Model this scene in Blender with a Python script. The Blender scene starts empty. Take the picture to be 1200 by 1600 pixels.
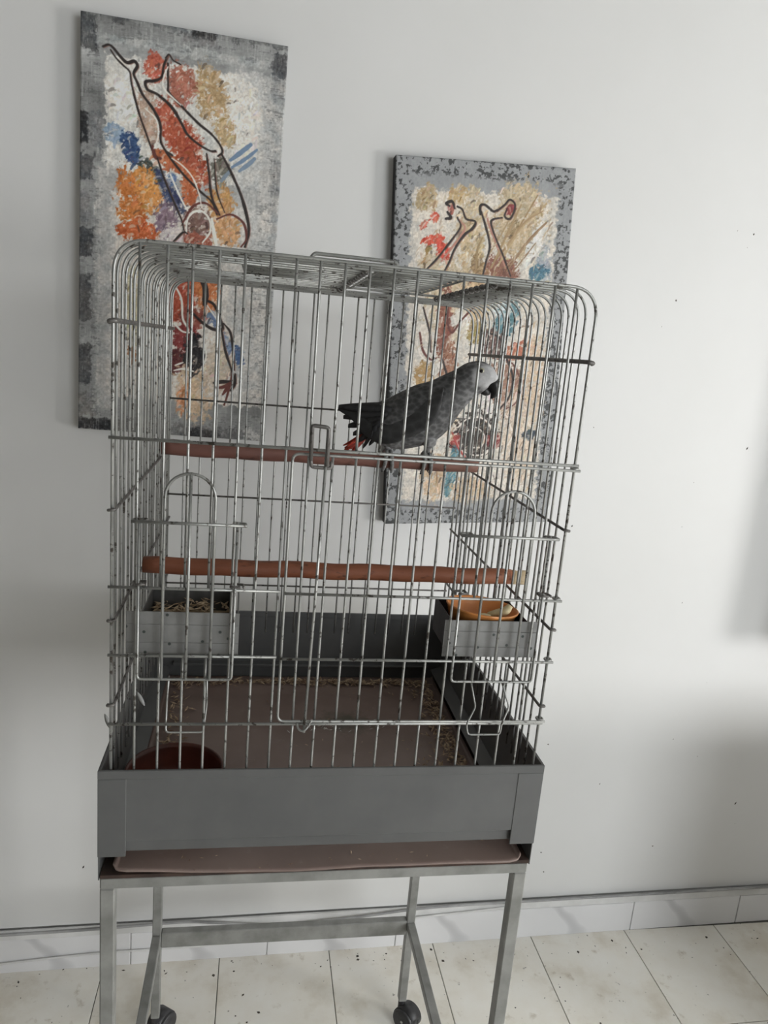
import bpy, math, random
import numpy as np
from mathutils import Vector, Matrix

random.seed(7)
scene = bpy.context.scene
COL = scene.collection
T = 1.094            # height of the cage's metal base rim above the floor

# ------------------------------------------------------------------ camera
cam_data = bpy.data.cameras.new('camera')
cam = bpy.data.objects.new('camera', cam_data)
COL.objects.link(cam)
cam_data.sensor_fit = 'HORIZONTAL'
cam_data.sensor_width = 36.0
cam_data.lens = 36.0 * 1148.68 / 1200.0
cam_data.clip_start = 0.01
YAW, PITCH, ROLL = 0.1781, -0.2141, 0.0863
_f = Vector((math.sin(YAW) * math.cos(PITCH), math.cos(YAW) * math.cos(PITCH), math.sin(PITCH)))
_r = Vector((math.cos(YAW), -math.sin(YAW), 0.0))
_u = _r.cross(_f)
_r2 = _r * math.cos(ROLL) + _u * math.sin(ROLL)
_u2 = _u * math.cos(ROLL) - _r * math.sin(ROLL)
_m = Matrix((_r2, _u2, -_f)).transposed().to_4x4()
_m.translation = Vector((0.1747, -0.9342, 0.5780 + T))
cam.matrix_world = _m
scene.camera = cam

# ------------------------------------------------------------------ light
scene.view_settings.view_transform = 'Standard'
scene.view_settings.look = 'None'
scene.view_settings.exposure = -0.15
scene.view_settings.gamma = 1.0
world = bpy.data.worlds.new('sky')
scene.world = world
world.use_nodes = True
_bg = world.node_tree.nodes['Background']
_bg.inputs['Color'].default_value = (0.78, 0.88, 1.0, 1)
_bg.inputs['Strength'].default_value = 1.0

def area_light(name, loc, target, w, h, power, color):
    d = bpy.data.lights.new(name, 'AREA')
    d.shape = 'RECTANGLE'; d.size = w; d.size_y = h
    d.energy = power; d.color = color
    o = bpy.data.objects.new(name, d)
    COL.objects.link(o)
    o.location = loc
    o.rotation_euler = (Vector(target) - Vector(loc)).to_track_quat('-Z', 'Y').to_euler()
    return o

# daylight entering by the window in the right wall and an added fill behind the camera
area_light('window_daylight', (4.20, -1.55, 1.20), (0.4, 0.8, 1.10), 0.85, 0.85, 77.0, (1.0, 0.985, 0.96))
area_light('fill_light', (2.6, -3.45, 1.60), (1.0, 0.8, 0.2), 2.0, 1.7, 100.0, (0.95, 0.98, 1.0))

# strokes of the two canvases in picture coordinates
ART_A = [('R',[-0.003,0.0,0.081,0.082],(62,64,66),0.8),('R',[0.147,-0.001,0.222,0.017],(58,58,60),0.7),('R',[0.475,0.001,0.656,0.033],(100,102,104),0.9),('R',[0.523,0.0,0.642,0.017],(36,37,40),1),('R',[0.341,-0.002,0.463,0.013],(90,92,93),0.6),('R',[0.708,-0.0,0.999,0.011],(88,90,90),0.8),('R',[0.924,0.02,1.017,0.136],(62,63,66),0.9),('R',[0.931,0.142,1.029,0.26],(120,122,122),0.8),('R',[0.946,0.271,1.031,0.358],(32,33,36),1),('R',[0.929,0.364,1.047,0.465],(100,101,101),0.8),('R',[0.914,0.504,1.021,0.613],(88,88,88),0.7),('R',[0.941,0.634,1.014,0.766],(70,70,70),0.8),('R',[0.965,0.812,1.034,0.906],(40,40,42),0.9),('R',[-0.007,0.219,0.043,0.292],(30,31,34),1),('R',[0.041,0.215,0.11,0.298],(105,106,108),0.8),('R',[-0.012,0.313,0.069,0.375],(66,66,68),0.8),('R',[-0.005,0.402,0.052,0.475],(110,110,112),0.7),('R',[-0.011,0.486,0.066,0.56],(60,61,64),0.9),('R',[-0.016,0.604,0.062,0.721],(62,62,64),0.8),('R',[-0.015,0.774,0.065,0.879],(60,60,62),0.8),('R',[-0.014,0.9,0.093,0.965],(112,110,108),0.8),('R',[-0.007,0.969,0.195,0.999],(40,40,43),1),('R',[0.194,0.969,0.538,0.999],(100,98,96),0.8),('R',[0.536,0.97,0.961,1.003],(92,90,90),0.8),('R',[0.578,0.976,0.731,1.013],(38,38,40),0.9),('R',[0.074,0.041,0.904,0.064],(160,162,160),0.75),('R',[0.12,0.083,0.904,0.347],(200,196,188),0.9),('R',[0.15,0.393,0.967,0.909],(196,189,180),0.9),('R',[0.08,0.337,0.186,0.943],(168,166,162),0.7),('R',[0.763,0.074,1.034,0.906],(172,171,168),0.7),('B',[0.229,0.181,0.091,0.057,0],(206,203,196),0.9),('B',[0.793,0.188,0.079,0.088,0],(205,198,188),0.9),('B',[0.629,0.14,0.081,0.066,-20],(168,138,96),0.75),('B',[0.706,0.216,0.051,0.038,0],(172,145,104),0.65),('B',[0.356,0.099,0.052,0.031,0],(178,84,62),0.8),('B',[0.481,0.129,0.068,0.046,0],(160,92,72),0.75),('B',[0.329,0.211,0.049,0.065,-10],(168,140,120),0.7),('B',[0.422,0.212,0.056,0.044,-30],(172,80,56),0.85),('B',[0.498,0.259,0.075,0.056,-30],(168,74,46),0.9),('B',[0.556,0.315,0.064,0.054,-15],(160,70,44),0.85),('B',[0.171,0.261,0.052,0.022,0],(126,146,166),0.85),('B',[0.249,0.291,0.04,0.04,-20],(44,70,112),0.85),('B',[0.348,0.332,0.082,0.019,35],(52,62,58),0.85),('B',[0.254,0.409,0.076,0.073,0],(186,104,40),0.85),('B',[0.338,0.381,0.063,0.055,-20],(196,126,56),0.7),('B',[0.429,0.309,0.094,0.021,20],(172,88,48),0.85),('B',[0.541,0.363,0.045,0.043,0],(178,90,48),0.8),('B',[0.292,0.479,0.102,0.028,0],(184,84,36),0.92),('B',[0.446,0.382,0.041,0.061,-35],(48,58,92),0.85),('B',[0.425,0.445,0.058,0.043,0],(118,98,112),0.8),('B',[0.467,0.485,0.065,0.022,0],(190,180,178),0.7),('B',[0.45,0.347,0.022,0.015,0],(86,110,150),0.9),('B',[0.695,0.317,0.051,0.033,0],(108,104,92),0.6),('B',[0.702,0.393,0.065,0.043,0],(178,130,74),0.75),('B',[0.732,0.454,0.085,0.041,0],(190,140,92),0.8),('B',[0.587,0.447,0.071,0.041,0],(112,84,76),0.85),('B',[0.591,0.488,0.078,0.019,0],(150,78,58),0.8),('B',[0.531,0.639,0.079,0.069,0],(160,62,38),0.92),('B',[0.648,0.616,0.066,0.049,0],(182,100,52),0.85),('B',[0.581,0.686,0.067,0.033,0],(128,60,48),0.8),('B',[0.545,0.741,0.074,0.044,0],(122,40,38),0.9),('B',[0.509,0.799,0.047,0.037,0],(88,34,34),0.9),('B',[0.597,0.876,0.103,0.083,0],(184,158,128),0.75),('B',[0.544,0.896,0.034,0.045,0],(186,120,78),0.6),('B',[0.727,0.797,0.075,0.086,10],(176,160,140),0.6),('B',[0.282,0.668,0.046,0.098,0],(186,176,140),0.5),('B',[0.271,0.793,0.02,0.024,0],(150,100,60),0.7),('B',[0.596,0.78,0.057,0.049,0],(26,24,27),1),('B',[0.689,0.684,0.024,0.022,-35],(84,104,140),0.9),('B',[0.77,0.744,0.017,0.03,-20],(100,118,150),0.85),('B',[0.831,0.768,0.021,0.026,-15],(58,84,124),0.95),('S',[(0.739,0.284),(0.789,0.263),(0.838,0.241)],5,(98,122,150)),('S',[(0.748,0.301),(0.816,0.276),(0.871,0.251)],4,(98,122,150)),('S',[(0.787,0.307),(0.831,0.289),(0.861,0.273)],5,(110,130,152)),('S',[(0.697,0.337),(0.742,0.308)],5,(110,125,140)),('S',[(0.105,0.07),(0.14,0.065),(0.189,0.087),(0.22,0.097),(0.253,0.091),(0.268,0.101),(0.251,0.119),(0.267,0.136),(0.296,0.163),(0.353,0.195),(0.386,0.229),(0.388,0.261),(0.414,0.283),(0.447,0.292)],3.2,(38,30,28)),('S',[(0.141,0.075),(0.165,0.09),(0.202,0.105),(0.232,0.117),(0.243,0.145),(0.276,0.2),(0.309,0.241),(0.352,0.29),(0.378,0.302)],2.2,(38,30,28)),('S',[(0.351,0.278),(0.365,0.301),(0.39,0.303)],4,(95,45,38)),('S',[(0.388,0.266),(0.428,0.293),(0.504,0.333),(0.586,0.366),(0.653,0.39),(0.682,0.419)],2.8,(38,30,28)),('S',[(0.375,0.304),(0.409,0.347),(0.443,0.383),(0.502,0.441),(0.517,0.467)],2,(38,30,28)),('S',[(0.412,0.067),(0.393,0.092),(0.385,0.117),(0.349,0.128),(0.309,0.133),(0.319,0.15),(0.369,0.158),(0.439,0.182),(0.488,0.215),(0.518,0.238),(0.577,0.258),(0.635,0.269),(0.661,0.268)],3.2,(38,30,28)),('S',[(0.401,0.073),(0.418,0.064),(0.437,0.075),(0.475,0.082)],1.8,(38,30,28)),('S',[(0.413,0.084),(0.417,0.133),(0.424,0.15),(0.491,0.178),(0.573,0.21),(0.638,0.23),(0.681,0.251),(0.696,0.268),(0.675,0.279)],2.8,(38,30,28)),('S',[(0.693,0.273),(0.742,0.311),(0.797,0.361),(0.836,0.413),(0.851,0.452),(0.835,0.49)],3.4,(38,30,28)),('S',[(0.617,0.277),(0.634,0.325),(0.652,0.378),(0.695,0.419)],3,(38,30,28)),('S',[(0.656,0.286),(0.676,0.361),(0.721,0.412)],1.6,(38,30,28)),('S',[(0.531,0.475),(0.532,0.444),(0.559,0.422),(0.604,0.416),(0.644,0.433),(0.651,0.464),(0.614,0.493)],2.2,(215,205,195)),('S',[(0.512,0.448),(0.558,0.408),(0.621,0.395),(0.688,0.416)],2.6,(95,45,38)),('S',[(0.467,0.498),(0.514,0.473),(0.537,0.475)],2.2,(38,30,28)),('S',[(0.683,0.43),(0.754,0.415),(0.822,0.433),(0.84,0.47),(0.815,0.491)],2.6,(95,45,38)),('S',[(0.657,0.432),(0.67,0.462),(0.687,0.498)],4,(215,205,195)),('S',[(0.414,0.092),(0.397,0.113),(0.393,0.139),(0.443,0.16),(0.482,0.173)],1.8,(215,205,195)),('S',[(0.447,0.299),(0.502,0.314),(0.552,0.338),(0.587,0.374),(0.603,0.408)],1.6,(215,205,195)),('S',[(0.309,0.193),(0.366,0.216),(0.375,0.252),(0.358,0.282)],1.6,(215,205,195)),('S',[(0.44,0.337),(0.492,0.387),(0.533,0.419)],1.8,(215,205,195)),('S',[(0.612,0.579),(0.641,0.61),(0.638,0.647)],7,(38,30,28)),('S',[(0.482,0.606),(0.517,0.64),(0.528,0.689),(0.557,0.714),(0.551,0.734)],2.6,(215,205,195)),('S',[(0.482,0.704),(0.53,0.722),(0.584,0.723)],2,(215,205,195)),('S',[(0.491,0.826),(0.538,0.82),(0.593,0.824)],2.4,(215,205,195)),('S',[(0.497,0.812),(0.537,0.803)],2,(215,205,195)),('S',[(0.63,0.634),(0.685,0.644),(0.714,0.671),(0.738,0.705),(0.684,0.708),(0.622,0.691),(0.58,0.673)],3.4,(38,30,28)),('S',[(0.743,0.691),(0.78,0.713),(0.798,0.756),(0.811,0.811)],2.6,(38,30,28)),('S',[(0.731,0.705),(0.758,0.762),(0.79,0.803),(0.822,0.845)],2.8,(38,30,28)),('S',[(0.652,0.649),(0.702,0.68),(0.724,0.699)],1.6,(215,205,195)),('S',[(0.647,0.75),(0.657,0.783),(0.633,0.819)],2,(215,205,195)),('S',[(0.804,0.811),(0.794,0.846),(0.778,0.886),(0.766,0.907)],2.6,(95,45,38)),('S',[(0.705,0.85),(0.749,0.845),(0.794,0.843)],4,(38,30,28)),('S',[(0.72,0.864),(0.761,0.858),(0.794,0.846)],3.5,(95,45,38)),('S',[(0.756,0.879),(0.788,0.853)],3.5,(95,45,38)),('S',[(0.819,0.821),(0.816,0.849),(0.797,0.867)],3,(38,30,28)),('R',[0.879,0.97,0.967,0.996],(190,188,184),0.8)]
ART_B = [('R',[0.091,0.079,0.908,0.929],(198,190,178),0.97),('B',[0.855,0.266,0.045,0.068,0],(150,155,160),0.8),('B',[0.691,0.153,0.153,0.102,20],(178,156,122),0.72),('B',[0.427,0.152,0.086,0.082,0],(186,166,134),0.6),('B',[0.316,0.313,0.145,0.051,0],(184,162,126),0.65),('B',[0.536,0.324,0.11,0.051,0],(150,112,80),0.6),('B',[0.174,0.105,0.063,0.035,0],(174,150,110),0.7),('B',[0.338,0.091,0.057,0.026,0],(178,150,104),0.7),('B',[0.689,0.087,0.108,0.049,0],(180,160,126),0.55),('B',[0.434,0.226,0.072,0.066,0],(182,158,118),0.5),('B',[0.203,0.265,0.064,0.033,0],(184,168,140),0.5),('B',[0.216,0.146,0.025,0.01,0],(204,74,50),1),('B',[0.168,0.167,0.028,0.006,-30],(200,100,76),0.8),('B',[0.213,0.207,0.061,0.013,-15],(206,70,46),1),('B',[0.273,0.233,0.032,0.026,-30],(206,66,44),1),('B',[0.184,0.249,0.014,0.027,10],(150,118,70),0.8),('B',[0.611,0.272,0.088,0.041,0],(132,84,64),0.85),('B',[0.476,0.275,0.036,0.034,0],(140,110,70),0.7),('B',[0.664,0.17,0.036,0.023,30],(130,106,70),0.6),('B',[0.827,0.28,0.052,0.024,20],(62,106,126),0.85),('B',[0.797,0.2,0.037,0.067,20],(206,202,196),0.8),('B',[0.322,0.381,0.124,0.103,0],(186,168,138),0.6),('B',[0.306,0.415,0.048,0.104,0],(128,72,54),0.85),('B',[0.467,0.36,0.096,0.069,0],(190,160,120),0.6),('B',[0.398,0.414,0.052,0.031,0],(206,198,186),0.9),('B',[0.494,0.447,0.06,0.032,0],(150,128,70),0.7),('B',[0.658,0.408,0.06,0.059,15],(74,118,128),0.9),('B',[0.624,0.374,0.059,0.028,0],(196,206,206),0.6),('B',[0.592,0.48,0.075,0.039,0],(92,66,60),0.8),('B',[0.752,0.491,0.099,0.025,-15],(178,100,72),0.8),('B',[0.834,0.584,0.077,0.146,0],(192,166,138),0.65),('B',[0.19,0.576,0.052,0.046,0],(164,128,76),0.75),('B',[0.166,0.667,0.03,0.022,0],(150,70,50),0.8),('B',[0.336,0.538,0.045,0.071,0],(140,90,66),0.7),('B',[0.683,0.604,0.107,0.073,0],(150,112,92),0.75),('B',[0.729,0.659,0.069,0.055,0],(196,176,160),0.6),('B',[0.575,0.661,0.077,0.048,0],(206,200,192),0.7),('B',[0.311,0.683,0.098,0.048,0],(194,170,140),0.6),('B',[0.515,0.74,0.123,0.067,0],(52,42,36),0.95),('B',[0.624,0.754,0.047,0.019,0],(128,38,36),0.9),('B',[0.401,0.756,0.031,0.022,0],(150,50,44),0.9),('B',[0.386,0.841,0.039,0.076,10],(78,122,132),0.8),('B',[0.272,0.861,0.069,0.069,0],(190,160,126),0.6),('B',[0.675,0.849,0.157,0.058,0],(198,190,180),0.7),('B',[0.783,0.771,0.102,0.114,0],(200,180,158),0.6),('B',[0.504,0.898,0.117,0.039,0],(186,160,126),0.5),('B',[0.84,0.733,0.039,0.015,0],(60,70,80),0.9),('S',[(0.298,0.118),(0.28,0.112),(0.311,0.106),(0.327,0.123)],3,(38,30,28)),('S',[(0.289,0.134),(0.308,0.147),(0.28,0.151)],3.4,(38,30,28)),('B',[0.31,0.127,0.021,0.013,0],(150,70,60),0.9),('S',[(0.341,0.118),(0.37,0.125),(0.394,0.148),(0.445,0.153),(0.432,0.171),(0.384,0.191),(0.337,0.228),(0.311,0.262),(0.284,0.288)],2.6,(38,30,28)),('S',[(0.344,0.146),(0.364,0.17),(0.307,0.212),(0.239,0.256),(0.183,0.285)],2.4,(38,30,28)),('S',[(0.359,0.153),(0.389,0.174),(0.329,0.22),(0.268,0.26)],3,(176,120,104)),('S',[(0.471,0.134),(0.469,0.113),(0.494,0.109),(0.542,0.124),(0.567,0.12)],2.8,(38,30,28)),('S',[(0.474,0.126),(0.503,0.161),(0.535,0.215),(0.518,0.257),(0.504,0.295)],2.6,(38,30,28)),('S',[(0.595,0.139),(0.545,0.145),(0.535,0.157),(0.565,0.192),(0.618,0.241),(0.665,0.291)],2.4,(38,30,28)),('S',[(0.507,0.133),(0.525,0.16),(0.578,0.214),(0.633,0.271)],3,(170,116,100)),('S',[(0.564,0.123),(0.605,0.106),(0.632,0.092),(0.662,0.101),(0.661,0.121),(0.639,0.141),(0.609,0.135),(0.621,0.115)],2.6,(38,30,28)),('B',[0.636,0.121,0.025,0.015,20],(140,56,50),0.95),('S',[(0.552,0.27),(0.61,0.205),(0.699,0.103)],3,(160,132,92)),('S',[(0.588,0.265),(0.707,0.162),(0.844,0.096)],3.4,(172,146,106)),('S',[(0.641,0.278),(0.756,0.194),(0.851,0.145)],3,(140,108,76)),('S',[(0.465,0.275),(0.467,0.225),(0.492,0.194)],3,(150,124,84)),('S',[(0.565,0.256),(0.666,0.186),(0.79,0.076)],2,(150,120,80)),('S',[(0.6,0.238),(0.717,0.152),(0.825,0.116)],2,(160,130,92)),('S',[(0.626,0.271),(0.777,0.187),(0.837,0.149)],2,(150,122,90)),('S',[(0.527,0.24),(0.587,0.192),(0.658,0.121)],1.8,(158,132,96)),('S',[(0.679,0.279),(0.797,0.2)],1.8,(140,112,80)),('S',[(0.163,0.453),(0.185,0.501),(0.231,0.525),(0.26,0.521)],3,(95,45,38)),('S',[(0.319,0.346),(0.317,0.415),(0.346,0.449),(0.398,0.414),(0.468,0.377)],2.8,(95,45,38)),('S',[(0.146,0.471),(0.171,0.514),(0.216,0.531)],1.6,(215,205,195)),('S',[(0.176,0.384),(0.218,0.452),(0.229,0.504)],2,(38,30,28)),('S',[(0.55,0.445),(0.627,0.462),(0.672,0.514),(0.717,0.568),(0.705,0.623),(0.652,0.66)],2.6,(38,30,28)),('S',[(0.596,0.516),(0.712,0.531),(0.765,0.585),(0.749,0.64),(0.675,0.663)],2,(95,45,38)),('S',[(0.297,0.521),(0.339,0.574),(0.4,0.591)],2.4,(38,30,28)),('S',[(0.409,0.715),(0.463,0.69),(0.547,0.687),(0.604,0.713),(0.624,0.754),(0.59,0.788),(0.521,0.796),(0.45,0.786)],2.4,(215,205,195)),('S',[(0.452,0.729),(0.512,0.714),(0.568,0.736),(0.556,0.77),(0.503,0.774)],1.8,(215,205,195)),('S',[(0.401,0.756),(0.443,0.79),(0.507,0.816),(0.56,0.804)],2.4,(215,205,195)),('S',[(0.376,0.73),(0.418,0.775),(0.467,0.804)],2.6,(170,60,54)),('S',[(0.309,0.665),(0.358,0.701),(0.355,0.757),(0.395,0.775)],2.2,(38,30,28)),('S',[(0.693,0.678),(0.739,0.734),(0.705,0.772)],2,(215,205,195)),('S',[(0.203,0.758),(0.283,0.814),(0.305,0.89)],2,(150,110,80)),('S',[(0.36,0.813),(0.336,0.89),(0.316,0.928)],2,(215,205,195))]

# ------------------------------------------------------------------ helpers
def lin(c):
    out = []
    for v in c[:3]:
        v = v / 255.0
        out.append(v / 12.92 if v <= 0.04045 else ((v + 0.055) / 1.055) ** 2.4)
    return out

def mesh_obj(name, verts, faces, mat=None, parent=None, loc=(0, 0, 0), smooth=True):
    me = bpy.data.meshes.new(name)
    me.from_pydata([tuple(v) for v in verts], [], faces)
    if smooth:
        me.polygons.foreach_set('use_smooth', [True] * len(me.polygons))
    if mat: me.materials.append(mat)
    me.update()
    return link(name, me, parent, loc)

def world_of(o):
    p = Vector(o.location)
    while o.parent:
        o = o.parent; p += Vector(o.location)
    return p

def link(name, me, parent=None, loc=(0, 0, 0)):
    """loc is a world position; parents built with this are never rotated"""
    o = bpy.data.objects.new(name, me)
    COL.objects.link(o)
    if parent:
        o.parent = parent
        o.location = Vector(loc) - world_of(parent)
    else:
        o.location = loc
    return o

def thing(name, label, cat, loc, group=None):
    o = bpy.data.objects.new(name, None)
    COL.objects.link(o)
    o.empty_display_size = 0.05
    o.location = loc
    return tag(o, label, cat, group)

def tag(o, label=None, cat=None, group=None, kind=None):
    if label: o['label'] = label
    if cat: o['category'] = cat
    if group: o['group'] = group
    if kind: o['kind'] = kind
    return o

def structure(o):
    o['kind'] = 'structure'
    return o

class MB:
    def __init__(self): self.v = []; self.f = []
    def add(self, v, f):
        n = len(self.v)
        self.v += [tuple(q) for q in v]
        self.f += [tuple(i + n for i in q) for q in f]
        return self
    def box(self, x0, x1, y0, y1, z0, z1):
        v = [(x, y, z) for z in (z0, z1) for y in (y0, y1) for x in (x0, x1)]
        f = [(0, 2, 3, 1), (4, 5, 7, 6), (0, 1, 5, 4), (2, 6, 7, 3), (0, 4, 6, 2), (1, 3, 7, 5)]
        return self.add(v, f)
    def bbox(self, x0, x1, y0, y1, z0, z1, b=0.001):
        """box with chamfered edges"""
        v = []; idx = {}
        X = (x0, x1); Y = (y0, y1); Z = (z0, z1)
        for i in (0, 1):
            for j in (0, 1):
                for k in (0, 1):
                    for a in range(3):
                        p = [X[i], Y[j], Z[k]]
                        for c, s in enumerate((i, j, k)):
                            if c != a: p[c] += b * (1 if s == 0 else -1)
                        idx[(i, j, k, a)] = len(v); v.append(tuple(p))
        f = []
        for a in range(3):
            o1, o2 = [c for c in range(3) if c != a]
            for s in (0, 1):
                q = []
                for (p, r) in ((0, 0), (1, 0), (1, 1), (0, 1)):
                    t = [0, 0, 0]; t[a] = s; t[o1] = p; t[o2] = r
                    q.append(idx[(t[0], t[1], t[2], a)])
                flip = (s == 0) != (a == 1)
                f.append(tuple(q[::-1]) if flip else tuple(q))
        for a in range(3):
            o1, o2 = [c for c in range(3) if c != a]
            for p in (0, 1):
                for r in (0, 1):
                    t0 = [0, 0, 0]; t0[o1] = p; t0[o2] = r
                    t1 = list(t0); t1[a] = 1
                    q = [idx[(*t0, o1)], idx[(*t1, o1)], idx[(*t1, o2)], idx[(*t0, o2)]]
                    flip = (p == r) != (a == 1)
                    f.append(tuple(q) if flip else tuple(q[::-1]))
        for i in (0, 1):
            for j in (0, 1):
                for k in (0, 1):
                    q = [idx[(i, j, k, a)] for a in range(3)]
                    f.append(tuple(q) if (i + j + k) % 2 else tuple(q[::-1]))
        return self.add(v, f)
    def tube(self, pts, r, n=8, closed=False, cap=True):
        P = [Vector(p) for p in pts]
        m = len(P)
        rad = r if isinstance(r, (list, tuple)) else [r] * m
        tang = []
        for i in range(m):
            if closed: t = P[(i + 1) % m] - P[i - 1]
            elif i == 0: t = P[1] - P[0]
            elif i == m - 1: t = P[-1] - P[-2]
            else: t = (P[i + 1] - P[i]).normalized() + (P[i] - P[i - 1]).normalized()
            tang.append(t.normalized())
        a = Vector((0, 1, 0)) if abs(tang[0].y) < 0.9 else Vector((1, 0, 0))
        nrm = (a - tang[0] * a.dot(tang[0])).normalized()
        v = []; f = []
        for i in range(m):
            t = tang[i]
            nrm = (nrm - t * nrm.dot(t)).normalized()
            b = t.cross(nrm)
            for k in range(n):
                an = 2 * math.pi * k / n
                v.append(P[i] + (nrm * math.cos(an) + b * math.sin(an)) * rad[i])
        for i in range(m if closed else m - 1):
            j = (i + 1) % m
            for k in range(n):
                l = (k + 1) % n
                f.append((i * n + k, i * n + l, j * n + l, j * n + k))
        if cap and not closed:
            f.append(tuple(range(n))[::-1]); f.append(tuple((m - 1) * n + k for k in range(n)))
        return self.add(v, f)
    def lathe(self, prof, c=(0, 0, 0), n=32, sx=1.0, sy=1.0):
        v = []; f = []
        m = len(prof)
        for (r, z) in prof:
            for k in range(n):
                a = 2 * math.pi * k / n
                v.append((c[0] + r * sx * math.cos(a), c[1] + r * sy * math.sin(a), c[2] + z))
        for i in range(m - 1):
            for k in range(n):
                l = (k + 1) % n
                f.append((i * n + k, i * n + l, (i + 1) * n + l, (i + 1) * n + k))
        f.append(tuple(range(n))[::-1]); f.append(tuple((m - 1) * n + k for k in range(n)))
        return self.add(v, f)
    def loft(self, rings, n=20):
        """rings: (centre, half vector a, half vector b)"""
        v = []; f = []
        for c, a, b in rings:
            c = Vector(c); a = Vector(a); b = Vector(b)
            for k in range(n):
                t = 2 * math.pi * k / n
                v.append(c + a * math.cos(t) + b * math.sin(t))
        m = len(rings)
        for i in range(m - 1):
            for k in range(n):
                l = (k + 1) % n
                f.append((i * n + k, i * n + l, (i + 1) * n + l, (i + 1) * n + k))
        f.append(tuple(range(n))[::-1]); f.append(tuple((m - 1) * n + k for k in range(n)))
        return self.add(v, f)
    def build(self, name, mat, parent=None, smooth=True, origin=None):
        if origin is None:
            xs = [p[0] for p in self.v]; ys = [p[1] for p in self.v]; zs = [p[2] for p in self.v]
            origin = ((min(xs) + max(xs)) / 2, (min(ys) + max(ys)) / 2, min(zs))
        vv = [(p[0] - origin[0], p[1] - origin[1], p[2] - origin[2]) for p in self.v]
        return mesh_obj(name, vv, self.f, mat, parent, origin, smooth)

def smooth_path(pts, sub=6):
    P = [Vector(p) for p in pts]
    P = [P[0] * 2 - P[1]] + P + [P[-1] * 2 - P[-2]]
    out = []
    for i in range(1, len(P) - 2):
        for s in range(sub):
            t = s / sub
            a, b, c, d = P[i - 1], P[i], P[i + 1], P[i + 2]
            out.append(0.5 * ((2 * b) + (c - a) * t + (2 * a - 5 * b + 4 * c - d) * t * t + (3 * b - a - 3 * c + d) * t ** 3))
    out.append(P[-2])
    return out

def fillet(pts, r, n=5):
    """polyline with rounded corners"""
    P = [Vector(p) for p in pts]
    out = [P[0]]
    for i in range(1, len(P) - 1):
        a = (P[i - 1] - P[i]); b = (P[i + 1] - P[i])
        rr = min(r, a.length * 0.49, b.length * 0.49)
        p0 = P[i] + a.normalized() * rr; p1 = P[i] + b.normalized() * rr
        for k in range(n + 1):
            t = k / n
            out.append(p0 * (1 - t) ** 2 + P[i] * 2 * t * (1 - t) + p1 * t * t)
    out.append(P[-1])
    return out

# ------------------------------------------------------------------ materials
def material(name, rough=0.6, metal=0.0, base=None, spec=None):
    m = bpy.data.materials.new(name)
    m.use_nodes = True
    nt = m.node_tree
    b = nt.nodes['Principled BSDF']
    b.inputs['Roughness'].default_value = rough
    b.inputs['Metallic'].default_value = metal
    if spec is not None: b.inputs['Specular IOR Level'].default_value = spec
    if base: b.inputs['Base Color'].default_value = (*base, 1)
    return m, nt, b

def coords(nt, kind='Object', scale=None):
    tc = nt.nodes.new('ShaderNodeTexCoord')
    if scale is None: return tc.outputs[kind]
    mp = nt.nodes.new('ShaderNodeMapping')
    mp.inputs['Scale'].default_value = scale
    nt.links.new(tc.outputs[kind], mp.inputs['Vector'])
    return mp.outputs['Vector']

def noise(nt, vec, scale, detail=4, rough=0.55):
    n = nt.nodes.new('ShaderNodeTexNoise')
    n.inputs['Scale'].default_value = scale
    n.inputs['Detail'].default_value = detail
    n.inputs['Roughness'].default_value = rough
    nt.links.new(vec, n.inputs['Vector'])
    return n.outputs['Fac']

def ramp(nt, fac, stops):
    r = nt.nodes.new('ShaderNodeValToRGB')
    e = r.color_ramp.elements
    while len(e) < len(stops): e.new(0.5)
    for el, (p, c) in zip(e, stops):
        el.position = p; el.color = (*c, 1)
    nt.links.new(fac, r.inputs['Fac'])
    return r.outputs['Color']

def mix(nt, fac, a, b, mode='MIX'):
    m = nt.nodes.new('ShaderNodeMix')
    m.data_type = 'RGBA'; m.blend_type = mode
    for sock, val in ((m.inputs[0], fac), (m.inputs[6], a), (m.inputs[7], b)):
        if isinstance(val, (int, float)): sock.default_value = val
        elif isinstance(val, tuple): sock.default_value = (*val, 1)
        else: nt.links.new(val, sock)
    return m.outputs[2]

def bump(nt, b, height, strength=0.2, dist=0.002):
    n = nt.nodes.new('ShaderNodeBump')
    n.inputs['Strength'].default_value = strength
    n.inputs['Distance'].default_value = dist
    nt.links.new(height, n.inputs['Height'])
    nt.links.new(n.outputs['Normal'], b.inputs['Normal'])

def two_tone(name, c0, c1, scale, rough=0.6, metal=0.0, lo=0.35, hi=0.65, bumpy=0.0, stretch=None, kind='Object', detail=5):
    m, nt, b = material(name, rough, metal)
    v = coords(nt, kind, stretch)
    f = noise(nt, v, scale, detail)
    nt.links.new(ramp(nt, f, [(lo, c0), (hi, c1)]), b.inputs['Base Color'])
    if bumpy: bump(nt, b, f, bumpy)
    return m

M = {}
M['wall'] = two_tone('white_wall_paint', (0.70, 0.70, 0.69), (0.74, 0.74, 0.735), 1.3, 0.55, bumpy=0.0)
M['wall_far'] = two_tone('beige_wall_paint', (0.24, 0.225, 0.20), (0.28, 0.265, 0.24), 2.0, 0.8)
M['ceiling'] = two_tone('ceiling_paint', (0.42, 0.42, 0.41), (0.46, 0.46, 0.45), 2.0, 0.8)
M['grout'] = two_tone('tile_joint', (0.16, 0.155, 0.14), (0.28, 0.27, 0.25), 30, 0.9)

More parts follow.
